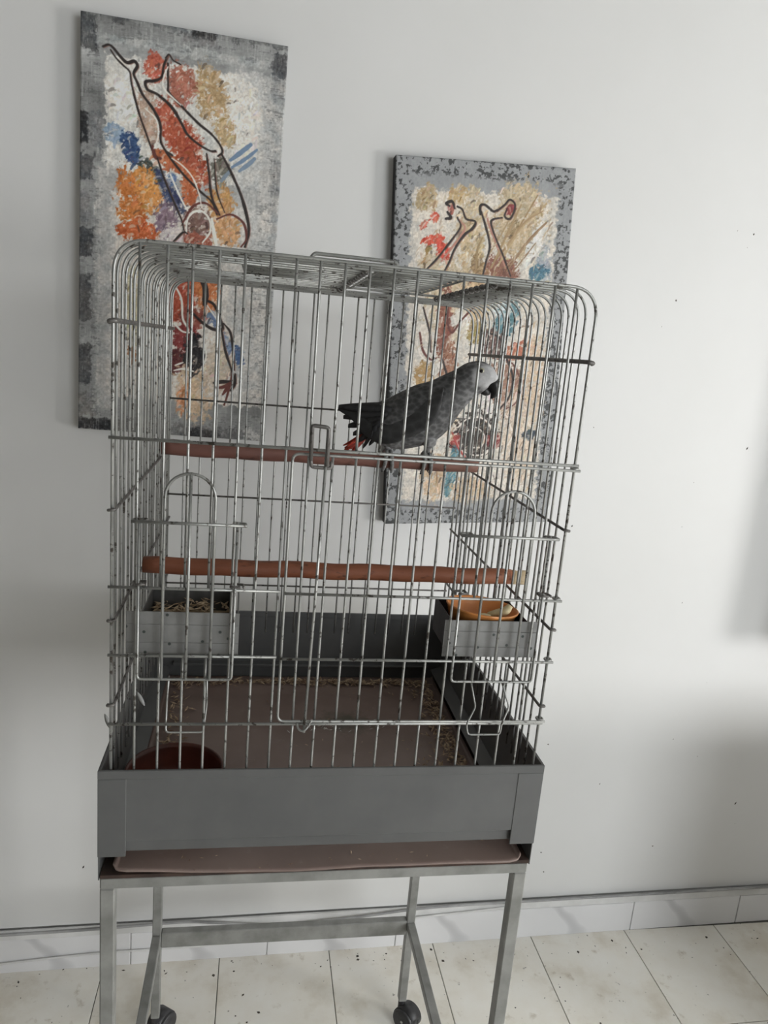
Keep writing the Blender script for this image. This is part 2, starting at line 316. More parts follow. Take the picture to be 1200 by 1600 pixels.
def tile_material():
    m, nt, b = material('worn_beige_floor_tile', 0.35)
    info = nt.nodes.new('ShaderNodeObjectInfo')
    tc = nt.nodes.new('ShaderNodeTexCoord')
    add = nt.nodes.new('ShaderNodeVectorMath'); add.operation = 'ADD'
    sc = nt.nodes.new('ShaderNodeVectorMath'); sc.operation = 'SCALE'
    cmb = nt.nodes.new('ShaderNodeCombineXYZ')
    nt.links.new(info.outputs['Random'], cmb.inputs['X']); nt.links.new(info.outputs['Random'], cmb.inputs['Z'])
    nt.links.new(cmb.outputs['Vector'], sc.inputs[0]); sc.inputs['Scale'].default_value = 37.0
    nt.links.new(tc.outputs['Object'], add.inputs[0]); nt.links.new(sc.outputs['Vector'], add.inputs[1])
    v = add.outputs['Vector']
    n1 = noise(nt, v, 7, 6, 0.6); n2 = noise(nt, v, 26, 5, 0.6); n3 = noise(nt, v, 70, 3)
    c = ramp(nt, n1, [(0.3, (0.74, 0.69, 0.59)), (0.48, (0.88, 0.85, 0.775)), (0.7, (0.92, 0.905, 0.85))])
    stain = ramp(nt, n2, [(0.62, (0, 0, 0)), (0.80, (1, 1, 1))])
    c = mix(nt, stain, c, (0.55, 0.49, 0.39))
    chip = ramp(nt, n3, [(0.70, (0, 0, 0)), (0.76, (1, 1, 1))])
    c = mix(nt, chip, c, (0.2, 0.18, 0.15))
    nt.links.new(c, b.inputs['Base Color'])
    bump(nt, b, n2, 0.1, 0.001)
    return m
M['tile'] = tile_material()

def marble_material():
    m, nt, b = material('white_marble_skirting', 0.3)
    v = coords(nt, 'Object')
    n = nt.nodes.new('ShaderNodeTexWave')
    n.bands_direction = 'DIAGONAL'
    n.inputs['Scale'].default_value = 1.6; n.inputs['Distortion'].default_value = 5.0; n.inputs['Detail'].default_value = 3
    n.inputs['Detail Scale'].default_value = 1.5
    nt.links.new(v, n.inputs['Vector'])
    c = ramp(nt, n.outputs['Fac'], [(0.0, (0.56, 0.56, 0.57)), (0.05, (0.72, 0.72, 0.73)), (1.0, (0.77, 0.77, 0.78))])
    nt.links.new(c, b.inputs['Base Color'])
    return m
M['marble'] = marble_material()
M['plaster'] = two_tone('skirting_plaster', (0.62, 0.62, 0.61), (0.74, 0.74, 0.735), 14, 0.7)
M['cable'] = two_tone('grey_cable', (0.22, 0.22, 0.22), (0.42, 0.42, 0.42), 9, 0.6)
M['speck'] = two_tone('dark_specks', (0.03, 0.027, 0.022), (0.12, 0.10, 0.08), 60, 0.9)

def wire_material(name, c0, c1, dirt, amount, metal=0.75, rough=0.42):
    m, nt, b = material(name, rough, metal)
    info = nt.nodes.new('ShaderNodeObjectInfo')
    tc = nt.nodes.new('ShaderNodeTexCoord')
    add = nt.nodes.new('ShaderNodeVectorMath'); add.operation = 'ADD'
    sc = nt.nodes.new('ShaderNodeVectorMath'); sc.operation = 'SCALE'; sc.inputs['Scale'].default_value = 23.0
    cmb = nt.nodes.new('ShaderNodeCombineXYZ')
    nt.links.new(info.outputs['Random'], cmb.inputs['X']); nt.links.new(info.outputs['Random'], cmb.inputs['Y'])
    nt.links.new(cmb.outputs['Vector'], sc.inputs[0])
    nt.links.new(tc.outputs['Object'], add.inputs[0]); nt.links.new(sc.outputs['Vector'], add.inputs[1])
    v = add.outputs['Vector']
    n1 = noise(nt, v, 18, 4); n2 = noise(nt, v, 75, 4, 0.65)
    c = ramp(nt, n1, [(0.3, c0), (0.7, c1)])
    d = ramp(nt, n2, [(amount, (0, 0, 0)), (amount + 0.07, (1, 1, 1))])
    c = mix(nt, d, c, dirt)
    nt.links.new(c, b.inputs['Base Color'])
    iv = nt.nodes.new('ShaderNodeInvert'); nt.links.new(d, iv.inputs['Color'])
    mt = nt.nodes.new('ShaderNodeMath'); mt.operation = 'MULTIPLY'; mt.inputs[1].default_value = metal
    nt.links.new(iv.outputs['Color'], mt.inputs[0]); nt.links.new(mt.outputs[0], b.inputs['Metallic'])
    return m
M['wire'] = wire_material('galvanised_wire', (0.24, 0.245, 0.235), (0.42, 0.425, 0.41), (0.045, 0.038, 0.03), 0.57, 0.6, 0.40)
M['wire_dark'] = wire_material('dark_wire', (0.10, 0.095, 0.09), (0.2, 0.19, 0.18), (0.03, 0.025, 0.022), 0.55, 0.5, 0.5)  # darker wire tone for rods, rear cross wires and small fittings
M['base_metal'] = two_tone('grey_painted_sheet_metal', (0.092, 0.094, 0.094), (0.115, 0.117, 0.116), 9, 0.42, 0.0, bumpy=0.02)
M['stand_metal'] = two_tone('grey_painted_steel_tube', (0.20, 0.202, 0.19), (0.30, 0.302, 0.288), 22, 0.45, 0.15)
M['rust_gap_shade'] = two_tone('rusty_shaded_edge', (0.022, 0.014, 0.011), (0.06, 0.035, 0.026), 40, 0.85, bumpy=0.3)

def tray_material():
    m, nt, b = material('brown_painted_tray', 0.38)
    v = coords(nt, 'Object')
    n1 = noise(nt, v, 5, 5); n2 = noise(nt, v, 40, 5, 0.65)
    c = ramp(nt, n1, [(0.3, (0.20, 0.143, 0.125)), (0.7, (0.285, 0.215, 0.19))])
    d = ramp(nt, n2, [(0.62, (0, 0, 0)), (0.8, (1, 1, 1))])
    c = mix(nt, d, c, (0.30, 0.25, 0.21))
    # a dried olive-grey stain in the middle of the tray
    mp = nt.nodes.new('ShaderNodeMapping'); mp.inputs['Location'].default_value = (-0.075, -0.115, 0); 
    nt.links.new(v, mp.inputs['Vector'])
    sc = nt.nodes.new('ShaderNodeVectorMath'); sc.operation = 'MULTIPLY'; sc.inputs[1].default_value = (6.5, 10.0, 0)
    nt.links.new(mp.outputs['Vector'], sc.inputs[0])
    ln = nt.nodes.new('ShaderNodeVectorMath'); ln.operation = 'LENGTH'; nt.links.new(sc.outputs[0], ln.inputs[0])
    ad = nt.nodes.new('ShaderNodeMath'); ad.operation = 'ADD'; nt.links.new(ln.outputs['Value'], ad.inputs[0]); nt.links.new(n2, ad.inputs[1])
    st = ramp(nt, ad.outputs[0], [(0.62, (0.8, 0.8, 0.8)), (1.0, (0, 0, 0))])
    c = mix(nt, st, c, (0.10, 0.098, 0.075))
    nt.links.new(c, b.inputs['Base Color'])
    bump(nt, b, n1, 0.3, 0.01)
    return m
M['tray'] = tray_material()

def spotted(name, c0, c1, spot, scale, r):
    m, nt, b = material(name, 0.5, 0.3)
    v = coords(nt, 'Object', (1.0, 0.05, 1.0))
    n1 = noise(nt, v, 24, 5)
    c = ramp(nt, n1, [(0.3, c0), (0.7, c1)])
    vo = nt.nodes.new('ShaderNodeTexVoronoi'); vo.inputs['Scale'].default_value = scale
    vo.voronoi_dimensions = '2D'
    sx_ = nt.nodes.new('ShaderNodeSeparateXYZ'); cx_ = nt.nodes.new('ShaderNodeCombineXYZ')
    nt.links.new(v, sx_.inputs[0]); nt.links.new(sx_.outputs['X'], cx_.inputs['X']); nt.links.new(sx_.outputs['Z'], cx_.inputs['Y'])
    nt.links.new(cx_.outputs[0], vo.inputs['Vector'])
    d = ramp(nt, vo.outputs['Distance'], [(r, (1, 1, 1)), (r + 0.03, (0, 0, 0))])
    c = mix(nt, d, c, spot)
    nt.links.new(c, b.inputs['Base Color'])
    return m
M['zinc'] = spotted('spotted_zinc_sheet', (0.165, 0.165, 0.16), (0.25, 0.25, 0.245), (0.035, 0.045, 0.04), 34, 0.055)
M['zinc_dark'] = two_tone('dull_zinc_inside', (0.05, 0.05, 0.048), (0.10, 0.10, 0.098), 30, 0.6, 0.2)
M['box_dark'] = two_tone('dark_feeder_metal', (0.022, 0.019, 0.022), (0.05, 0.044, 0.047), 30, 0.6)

def wood_material(name, c0, c1, c2):
    m, nt, b = material(name, 0.6)
    v = coords(nt, 'Object', (0.35, 1, 1))
    n1 = noise(nt, v, 16, 5); n2 = noise(nt, v, 90, 4, 0.6)
    c = ramp(nt, n1, [(0.25, c0), (0.5, c1), (0.8, c2)])
    d = ramp(nt, n2, [(0.58, (0, 0, 0)), (0.72, (1, 1, 1))])
    c = mix(nt, d, c, (c0[0] * 0.4, c0[1] * 0.4, c0[2] * 0.4))
    nt.links.new(c, b.inputs['Base Color'])
    bump(nt, b, n2, 0.25, 0.002)
    return m
M['perch'] = wood_material('red_brown_perch_wood', (0.12, 0.036, 0.016), (0.215, 0.068, 0.030), (0.30, 0.11, 0.052))
M['perch_upper'] = wood_material('brown_perch_wood', (0.10, 0.042, 0.032), (0.17, 0.072, 0.055), (0.23, 0.115, 0.085))
M['bare_wood'] = wood_material('chewed_bare_wood', (0.40, 0.30, 0.17), (0.52, 0.41, 0.26), (0.58, 0.47, 0.32))
M['orange'] = two_tone('orange_plastic', (0.62, 0.23, 0.06), (0.70, 0.29, 0.09), 12, 0.3)
M['food'] = two_tone('pale_fruit', (0.60, 0.50, 0.27), (0.72, 0.64, 0.42), 60, 0.6, bumpy=0.3)
M['clay'] = two_tone('red_brown_glazed_clay', (0.075, 0.019, 0.012), (0.13, 0.033, 0.02), 14, 0.35)
M['husk'] = two_tone('seed_husks', (0.17, 0.10, 0.065), (0.62, 0.47, 0.32), 90, 0.7)
M['husk_pale'] = two_tone('pale_husks', (0.26, 0.17, 0.10), (0.55, 0.43, 0.29), 90, 0.7)
M['dropping'] = two_tone('dried_droppings', (0.45, 0.44, 0.41), (0.70, 0.69, 0.65), 90, 0.8)
M['down'] = two_tone('white_down', (0.40, 0.40, 0.39), (0.55, 0.55, 0.54), 60, 0.9)
M['rubber'] = two_tone('black_caster_plastic', (0.022, 0.022, 0.024), (0.045, 0.045, 0.048), 40, 0.45)
M['steel'] = material('bright_pin', 0.3, 1.0, (0.6, 0.6, 0.6))[0]
M['beak'] = two_tone('black_beak', (0.012, 0.012, 0.013), (0.03, 0.03, 0.03), 60, 0.35)
M['leg'] = two_tone('grey_scaly_leg', (0.13, 0.13, 0.13), (0.26, 0.26, 0.255), 160, 0.6, bumpy=0.4)
M['claw'] = material('dark_claw', 0.4, 0, (0.02, 0.02, 0.02))[0]
M['eye'] = material('pale_iris', 0.15, 0, (0.42, 0.40, 0.30))[0]
M['pupil'] = material('black_pupil', 0.08, 0, (0.008, 0.008, 0.008))[0]
M['red_feather'] = two_tone('red_tail_feather', (0.42, 0.035, 0.02), (0.60, 0.09, 0.05), 80, 0.7)
M['dark_feather'] = two_tone('charcoal_feather', (0.016, 0.016, 0.018), (0.034, 0.034, 0.037), 60, 0.7)
M['window_frame'] = material('white_window_frame', 0.4, 0, (0.7, 0.7, 0.7))[0]
M['shade_leaf'] = two_tone('shade_leaf_wood', (0.12, 0.08, 0.05), (0.2, 0.14, 0.09), 20, 0.6)
def glass_material():
    m, nt, b = material('window_glass', 0.02)
    b.inputs['Transmission Weight'].default_value = 1.0
    return m
M['glass'] = glass_material()

def feather_material(name, scale, strength):
    """colour from the painted 'plumage' attribute with fine feather scalloping on top"""
    m, nt, b = material(name, 0.75)
    at = nt.nodes.new('ShaderNodeAttribute'); at.attribute_name = 'plumage'
    v = coords(nt, 'Object', (1.0, 1.0, 1.35))
    vo = nt.nodes.new('ShaderNodeTexVoronoi'); vo.inputs['Scale'].default_value = scale
    nt.links.new(v, vo.inputs['Vector'])
    edge = ramp(nt, vo.outputs['Distance'], [(0.10, (0.55, 0.55, 0.55)), (0.45, (0.9, 0.9, 0.9)), (0.8, (1.9, 1.9, 1.9))])
    mr = nt.nodes.new('ShaderNodeMapRange')              # the bare pale face carries no scallops
    for k_, val in (('From Min', 0.16), ('From Max', 0.34), ('To Min', strength), ('To Max', 0.05)): mr.inputs[k_].default_value = val
    nt.links.new(at.outputs['Fac'], mr.inputs['Value'])
    c = mix(nt, mr.outputs['Result'], at.outputs['Color'], edge, 'MULTIPLY')
    n = noise(nt, v, 240, 3)
    c = mix(nt, 0.35, c, ramp(nt, n, [(0.3, (0.75, 0.75, 0.75)), (0.7, (1.2, 1.2, 1.2))]), 'MULTIPLY')
    nt.links.new(c, b.inputs['Base Color'])
    bump(nt, b, vo.outputs['Distance'], 0.35, 0.002)
    return m
M['plumage'] = feather_material('grey_plumage', 105, 0.9)
M['wing'] = feather_material('dark_wing_plumage', 55, 0.6)
def paint_material():
    m, nt, b = material('acrylic_paint_on_canvas', 0.6)
    at = nt.nodes.new('ShaderNodeAttribute'); at.attribute_name = 'paint'
    nt.links.new(at.outputs['Color'], b.inputs['Base Color'])
    v = coords(nt, 'Object')
    bump(nt, b, noise(nt, v, 260, 3), 0.15, 0.0008)
    return m
M['paint'] = paint_material()
M['canvas_dark'] = two_tone('black_painted_canvas_edge', (0.018, 0.018, 0.02), (0.05, 0.05, 0.052), 30, 0.7)
M['canvas_grey'] = two_tone('grey_painted_canvas_edge', (0.05, 0.05, 0.052), (0.30, 0.30, 0.30), 26, 0.7)

# ------------------------------------------------------------------ the room
TH = math.atan(0.0165)                       # the wall runs a little askew to the cage
EX = Vector((math.cos(TH), math.sin(TH), 0)); NN = Vector((-math.sin(TH), math.cos(TH), 0))
WB = Vector((0, 0.8145, 0))
def wp(s, off, z):
    """point on the back wall: s along it, off behind the skirting's face, z above the floor"""
    p = WB + EX * s + NN * off
    return (p.x, p.y, z)
def wall_box(mb, s0, s1, o0, o1, z0, z1):
    v = [wp(s, o, z) for z in (z0, z1) for o in (o0, o1) for s in (s0, s1)]
    f = [(0, 2, 3, 1), (4, 5, 7, 6), (0, 1, 5, 4), (2, 6, 7, 3), (0, 4, 6, 2), (1, 3, 7, 5)]
    return mb.add(v, f)

XL, XR, YF, ZC = -2.3, 4.3, -3.6, 2.75
fl = structure(MB().box(XL - 0.1, XR + 0.1, YF - 0.1, 1.0, -0.06, -0.004).build('floor', M['grout'], smooth=False))
tile_me = None
PX = 0.3043; PY_ = 0.336
for j in range(6):
    for i in range(12):
        x0 = 0.1370 + (i - 4) * PX
        y1 = 0.8400 - j * PY_
        cx, cy = x0 + PX / 2, y1 - PY_ / 2
        if tile_me is None:
            h = PX / 2 - 0.0012; h2 = PY_ / 2 - 0.0012
            t = MB().bbox(-h, h, -h2, h2, -0.008, 0.0, 0.0008).build('tile', M['tile'], fl, smooth=False, origin=(0, 0, 0))
            t.location = Vector((cx, cy, 0)) - world_of(fl)
            tile_me = t.data
        else:
            link('tile', tile_me, fl, (cx, cy, 0))
tx0, tx1, ty0 = 0.1370 - 4 * PX, 0.1370 + 8 * PX, 0.8400 - 6 * PY_
mb = MB(); mb.box(XL, tx0 - 0.001, YF, 0.9, -0.008, 0); mb.box(tx1 + 0.001, XR, YF, 0.9, -0.008, 0); mb.box(tx0, tx1, YF, ty0 - 0.001, -0.008, 0)
tag(mb.build('tile_field', M['tile'], fl, smooth=False), kind='stuff')     # the rest of the floor, outside the view
wb_ = MB(); wall_box(wb_, XL - 0.1, XR + 0.1, 0.012, 0.15, -0.05, ZC)
structure(wb_.build('wall_back', M['wall'], smooth=False))
structure(MB().box(XL - 0.12, XL, YF - 0.1, 1.0, -0.05, ZC).build('wall_left', M['wall_far'], smooth=False))
# right wall with a window opening
w = MB()
WY0, WY1, WZ0, WZ1 = -2.05, -1.05, 0.85, 1.85
w.box(XR, XR + 0.12, YF - 0.1, WY0, -0.05, ZC); w.box(XR, XR + 0.12, WY1, 1.0, -0.05, ZC)
w.box(XR, XR + 0.12, WY0, WY1, -0.05, WZ0); w.box(XR, XR + 0.12, WY0, WY1, WZ1, ZC)
structure(w.build('wall_right', M['wall'], smooth=False))
w = MB()
DX0, DX1, DZ1 = 1.6, 3.8, 2.45
w.box(XL - 0.1, DX0, YF - 0.12, YF, -0.05, ZC); w.box(DX1, XR + 0.1, YF - 0.12, YF, -0.05, ZC); w.box(DX0, DX1, YF - 0.12, YF, DZ1, ZC)
structure(w.build('wall_front', M['wall_far'], smooth=False))
structure(MB().box(XL - 0.1, XR + 0.1, YF - 0.1, 1.0, ZC, ZC + 0.1).build('ceiling', M['ceiling'], smooth=False))
w = MB(); xw = XR + 0.04
for (a, b) in ((WY0, WY0 + 0.05), (WY1 - 0.05, WY1), ((WY0 + WY1) / 2 - 0.03, (WY0 + WY1) / 2 + 0.03)): w.box(xw, xw + 0.05, a, b, WZ0, WZ1)
w.box(xw, xw + 0.05, WY0, WY1, WZ0, WZ0 + 0.05); w.box(xw, xw + 0.05, WY0, WY1, WZ1 - 0.05, WZ1)
win = structure(w.build('window_1', M['window_frame'], smooth=False))
MB().box(xw + 0.02, xw + 0.025, WY0, WY1, WZ0, WZ1).build('pane', M['glass'], win, smooth=False)
w = MB(); yw = YF - 0.08
for (a, b) in ((DX0, DX0 + 0.06), (DX1 - 0.06, DX1), ((DX0 + DX1) / 2 - 0.05, (DX0 + DX1) / 2 + 0.05)): w.box(a, b, yw, yw + 0.05, 0, DZ1)
w.box(DX0, DX1, yw, yw + 0.05, 0, 0.08); w.box(DX0, DX1, yw, yw + 0.05, DZ1 - 0.06, DZ1)
bd = structure(w.build('added_door', M['window_frame'], smooth=False))  # door frame added to go with the fill lamp
MB().box(DX0, DX1, yw + 0.02, yw + 0.025, 0, DZ1).build('pane', M['glass'], bd, smooth=False)
# added low block just right of the view, there to shade the lower wall
structure(MB().bbox(1.62, 2.5, 0.20, 0.34, 0, 0.83, 0.01).build('shade_block', M['wall'], smooth=False))

# unseen leaf added to shade the wall's right edge, hung on a made-up frame
w = MB()
for (a, b) in ((2.30, 2.36), (3.04, 3.10)): wall_box(w, a, b, -0.01, 0.012, T - 0.13, T + 1.0)
wall_box(w, 2.30, 3.10, -0.01, 0.012, T - 0.13, T - 0.07); wall_box(w, 2.30, 3.10, -0.01, 0.012, T + 0.94, T + 1.0)
w2 = structure(w.build('shade_leaf_frame', M['window_frame'], smooth=False))
w = MB(); wall_box(w, 2.36, 3.04, 0.002, 0.006, T - 0.07, T + 0.94); w.build('pane', M['glass'], w2, smooth=False)
w = MB(); A_ = Vector((1.690, 0.700, 0)); B_ = Vector((2.30, 0.832, 0)); n_ = Vector((0.132, -0.5, 0)).normalized() * 0.022
v = [A_, B_, B_ + n_, A_ + n_]
w.add([(p.x, p.y, T - 0.125) for p in v] + [(p.x, p.y, T + 1.0) for p in v], [(3, 2, 1, 0), (4, 5, 6, 7), (0, 1, 5, 4), (1, 2, 6, 5), (2, 3, 7, 6), (3, 0, 4, 7)])
w.build('shade_leaf', M['shade_leaf'], w2, smooth=False)

# skirting: marble pieces with a plaster ledge above
bb = MB(); wall_box(bb, XL, XR, 0.004, 0.012, 0, 0.128)
bb = structure(bb.build('baseboard_back', M['plaster'], smooth=False))
joints = [-1.20, -0.83, -0.465, -0.098, 0.266, 0.632, 0.999, 1.373, 1.737, 2.10, 2.46]
for a, b in zip(joints[:-1], joints[1:]):
    m_ = MB(); o = wp((a + b) / 2, 0, 0)
    h = (b - a) / 2 - 0.0012
    m_.bbox(-h, h, 0.0, 0.010, 0.0, 0.100 + random.uniform(-0.002, 0.002), 0.0012)
    t = m_.build('tile', M['marble'], bb, smooth=False, origin=(0, 0, 0))
    t.location = Vector(o) - world_of(bb); t.rotation_euler = (0, 0, TH)
m_ = MB(); wall_box(m_, XL, XR, -0.002, 0.011, 0.102, 0.128)
m_.build('ledge', M['plaster'], bb, smooth=False)

# cables loosely run along the skirting
def wall_cable(name, pts, r, label, mat):
    mb = MB(); mb.tube(smooth_path([wp(s, o, z) for s, o, z in pts], 8), r, 8)
    return tag(mb.build(name, mat), label, 'cable')
wall_cable('cable', [(-0.9, -0.006, 0.122), (-0.42, -0.006, 0.123), (-0.18, -0.006, 0.125), (0.03, -0.007, 0.131), (0.13, -0.009, 0.124), (0.30, -0.012, 0.108), (0.50, -0.012, 0.117), (0.72, -0.008, 0.131), (1.00, -0.006, 0.131), (1.4, -0.006, 0.131), (1.8, -0.006, 0.131), (2.3, -0.006, 0.131)], 0.0036,
           'grey cable drooping along the top of the white skirting behind the stand', M['cable'])
wall_cable('cable', [(-0.7, -0.005, 0.010), (-0.42, -0.005, 0.034), (-0.18, -0.005, 0.048), (0.06, -0.006, 0.050), (0.30, -0.008, 0.062), (0.50, -0.008, 0.080), (0.70, -0.007, 0.100), (0.85, -0.006, 0.108), (0.98, -0.005, 0.116)], 0.0028,
           'thin pale cable rising along the skirting from the lower left', M['plaster'])

# dark specks on wall and floor
def flake(mb, p, ax, ay, up, lx, ly, h):
    p = Vector(p); ax = Vector(ax); ay = Vector(ay); up = Vector(up)
    q = [p + ax * lx, p + ay * ly, p - ax * lx * 0.8, p - ay * ly * 1.1]
    mb.add([*q, p + up * h], [(0, 1, 4), (1, 2, 4), (2, 3, 4), (3, 0, 4), (3, 2, 1, 0)])
rng = random.Random(3)
mb = MB()
for i in range(22):
    s = rng.uniform(0.75, 1.8); z = rng.uniform(0.15, 2.2)
    a = rng.uniform(0, 3.14); L = rng.choice([0.0012, 0.0016, 0.002, 0.0035]); 
    ax = EX * math.cos(a) + Vector((0, 0, math.sin(a))); ay = -EX * math.sin(a) + Vector((0, 0, math.cos(a)))
    flake(mb, wp(s, 0.0119, z), ax, ay, -NN, L, L * 0.6, 0.0006)
for (s, z, L) in ((1.47, 1.50, .006), (1.36, 1.06, .003), (1.41, 0.64, .003), (1.66, 0.42, .007), (-0.22, 0.30, .006), (1.20, 0.5, .004), (1.33, 1.40, .002)):
    flake(mb, wp(s, 0.0119, z), EX * 0.4 + Vector((0, 0, 0.9)), EX * 0.9 - Vector((0, 0, 0.4)), -NN, L, L * 0.35, 0.0008)
tag(mb.build('wall_specks', M['speck'], smooth=False), 'small dark fly specks scattered over the white wall', 'specks', kind='stuff')
mb = MB()
for i in range(150):
    x = rng.uniform(-0.45, 1.9); y = rng.uniform(0.25, 0.80) if i % 3 else rng.uniform(0.76, 0.81)
    a = rng.uniform(0, 6.28); L = rng.choice([0.0015, 0.002, 0.003, 0.004, 0.006])
    flake(mb, (x, y, 0.0001), (math.cos(a), math.sin(a), 0), (-math.sin(a), math.cos(a), 0), (0, 0, 1), L, L * rng.uniform(0.3, 0.8), 0.0012)
tag(mb.build('floor_crumbs', M['speck'], smooth=False), 'dark crumbs and seed husks scattered on the beige floor tiles', 'crumbs', kind='stuff')

# ------------------------------------------------------------------ paintings
def fbm(h, w, cell, seed, octaves=3):
    rs = np.random.RandomState(seed)
    out = np.zeros((h, w)); amp = 1.0; tot = 0
    for o in range(octaves):
        c = max(cell / 2 ** o, 1.0)
        gh, gw = int(h / c) + 3, int(w / c) + 3
        g = rs.rand(gh, gw)
        yy = np.arange(h) / c; xx = np.arange(w) / c
        y0 = yy.astype(int); x0 = xx.astype(int)
        fy = (yy - y0)[:, None]; fx = (xx - x0)[None, :]
        fy = fy * fy * (3 - 2 * fy); fx = fx * fx * (3 - 2 * fx)
        a = g[np.ix_(y0, x0)]; b = g[np.ix_(y0, x0 + 1)]; c_ = g[np.ix_(y0 + 1, x0)]; d = g[np.ix_(y0 + 1, x0 + 1)]
        out += amp * ((a * (1 - fx) + b * fx) * (1 - fy) + (c_ * (1 - fx) + d * fx) * fy)
        tot += amp; amp *= 0.55
    return out / tot

def sstep(a, b, x):
    t = np.clip((x - a) / (b - a), 0, 1)
    return t * t * (3 - 2 * t)

def art_raster(w, h, art, style, seed):
    """paints an abstract acrylic picture with dabs and lines; returns sRGB array and relief"""
    S = w / 330.0                                # strokes were sized for a 330 px wide picture
    rs = np.random.RandomState(seed)
    yy, xx = np.mgrid[0:h, 0:w].astype(float)
    U = xx / (w - 1); V = yy / (h - 1)
    n_big = fbm(h, w, 60 * S, seed); n_mid = fbm(h, w, 16 * S, seed + 1); n_fine = fbm(h, w, 3 * S, seed + 2)
    n_dry = fbm(h, w, 6 * S, seed + 3, 4); n_str = fbm(h, w, 12 * S, seed + 4, 4)
    n_h = np.repeat(fbm(h, w // 10 + 2, 2.2 * S, seed + 5), 10, axis=1)[:, :w]      # horizontal bristle marks
    n_v = np.repeat(fbm(h // 10 + 2, w, 2.2 * S, seed + 6), 10, axis=0)[:h]
    relief = np.zeros((h, w))
    img = np.zeros((h, w, 3))
    e = np.minimum(np.minimum(U, 1 - U) * w, np.minimum(V, 1 - V) * h) / S
    if style == 'A':
        base = 132 + 60 * (n_big - 0.5) + 34 * (n_mid - 0.5) + 30 * (n_h - 0.5) + 20 * (n_v - 0.5)
        img[:] = np.stack([base - 1, base, base - 1], -1)
    else:
        base = 140 + 16 * (n_mid - 0.5) + 10 * (n_v - 0.5)
        img[:] = np.stack([base - 1, base + 1, base + 3], -1)

    def line(pts, wd, col, alpha=1.0, taper=True):
        x0, x1 = int(max(0, pts[:, 0].min() - wd - 3)), int(min(w, pts[:, 0].max() + wd + 4))
        y0, y1 = int(max(0, pts[:, 1].min() - wd - 3)), int(min(h, pts[:, 1].max() + wd + 4))
        if x1 <= x0 or y1 <= y0: return
        X = xx[y0:y1, x0:x1][..., None]; Y = yy[y0:y1, x0:x1][..., None]
        d2 = (X - pts[:, 0]) ** 2 + (Y - pts[:, 1]) ** 2
        d = np.sqrt(d2.min(-1)); j = d2.argmin(-1) / max(1, len(pts) - 1)
        wl = wd * (0.6 + 0.8 * n_mid[y0:y1, x0:x1])
        if taper: wl = wl * (0.62 + 0.5 * np.sin(np.pi * np.clip(j, 0.05, 0.95)) ** 0.6)
        a = ((1 - sstep(wl - 0.6, wl + 0.7, d)) * alpha)[..., None]
        img[y0:y1, x0:x1] = img[y0:y1, x0:x1] * (1 - a) + np.array(col, float) * a
        relief[y0:y1, x0:x1] = np.maximum(relief[y0:y1, x0:x1], a[..., 0] * 0.0004)

    def dab(x, y, ang, L, wd, col, alpha):
        t = np.linspace(-0.5, 0.5, max(4, int(L)))
        line(np.stack([x + math.cos(ang) * L * t, y + math.sin(ang) * L * t + 0.6 * t * t * L], 1), wd, col, alpha)

    k = 0
    streaks = style == 'B'
    for it in art:
        k += 1
        kind = it[0]
        if kind == 'S':
            pts = np.array(smooth_uv(it[1])); pts[:, 0] *= w - 1; pts[:, 1] *= h - 1
            n_ = np.hypot(np.diff(pts[:, 0]), np.diff(pts[:, 1])).sum()
            q = np.concatenate([[0], np.cumsum(np.hypot(np.diff(pts[:, 0]), np.diff(pts[:, 1])))])
            t = np.linspace(0, q[-1], int(n_ * 1.3) + 4)
            pts = np.stack([np.interp(t, q, pts[:, 0]), np.interp(t, q, pts[:, 1])], 1)
            if sum(it[3]) < 150:                 # a rusty under-line beside the black ones
                line(pts + np.array([1.6, 1.0]) * S, it[2] * S * 0.52, (120, 72, 58), 0.7)
            line(pts, it[2] * S * 0.66, it[3])
            continue
        col0 = np.array(it[2], float)
        if kind == 'R':
            a0, b0, a1, b1 = it[1]
            dx = np.minimum(U - a0, a1 - U) * w; dy = np.minimum(V - b0, b1 - V) * h
            d = np.minimum(dx, dy) + (n_dry - 0.5) * 14 * S * (1.4 if it[3] < 1 else 0.7)
            a = sstep(-2.0, 2.5, d) * (0.97 if it[3] >= 0.99 else np.clip(it[3] * (0.45 + 0.5 * n_str + 0.6 * n_v), 0, 1) * (0.35 + 0.65 * sstep(0.36, 0.52, n_dry * 0.6 + n_h * 0.4 + it[3] * 0.22)))
        else:
            cu, cv, ru, rv, rot = it[1]
            px = (U - cu) * w; py = (V - cv) * h
            cr, sr = math.cos(math.radians(rot)), math.sin(math.radians(rot))
            qx = (px * cr + py * sr) / (ru * w); qy = (-px * sr + py * cr) / (rv * h)
            d = np.sqrt(qx * qx + qy * qy) + (n_mid - 0.5) * 0.8 + (n_dry - 0.5) * 1.0 + (n_fine - 0.5) * 0.5
            cov = 0.30 if it[3] >= 0.99 else 0.56 - 0.26 * it[3]
            tex = fbm(h, w, 5 * S, seed + 20 + k, 3) * 0.65 + n_fine * 0.35
            a = (1 - sstep(0.85, 1.1, d)) * sstep(cov - 0.07, cov + 0.07, tex)
        col = col0 + (n_fine[..., None] - 0.5) * 50 + (n_mid[..., None] - 0.5) * np.array([46, 34, 24])
        img[:] = img * (1 - a[..., None]) + col * a[..., None]
        relief = np.maximum(relief, a * 0.0002 * n_fine)
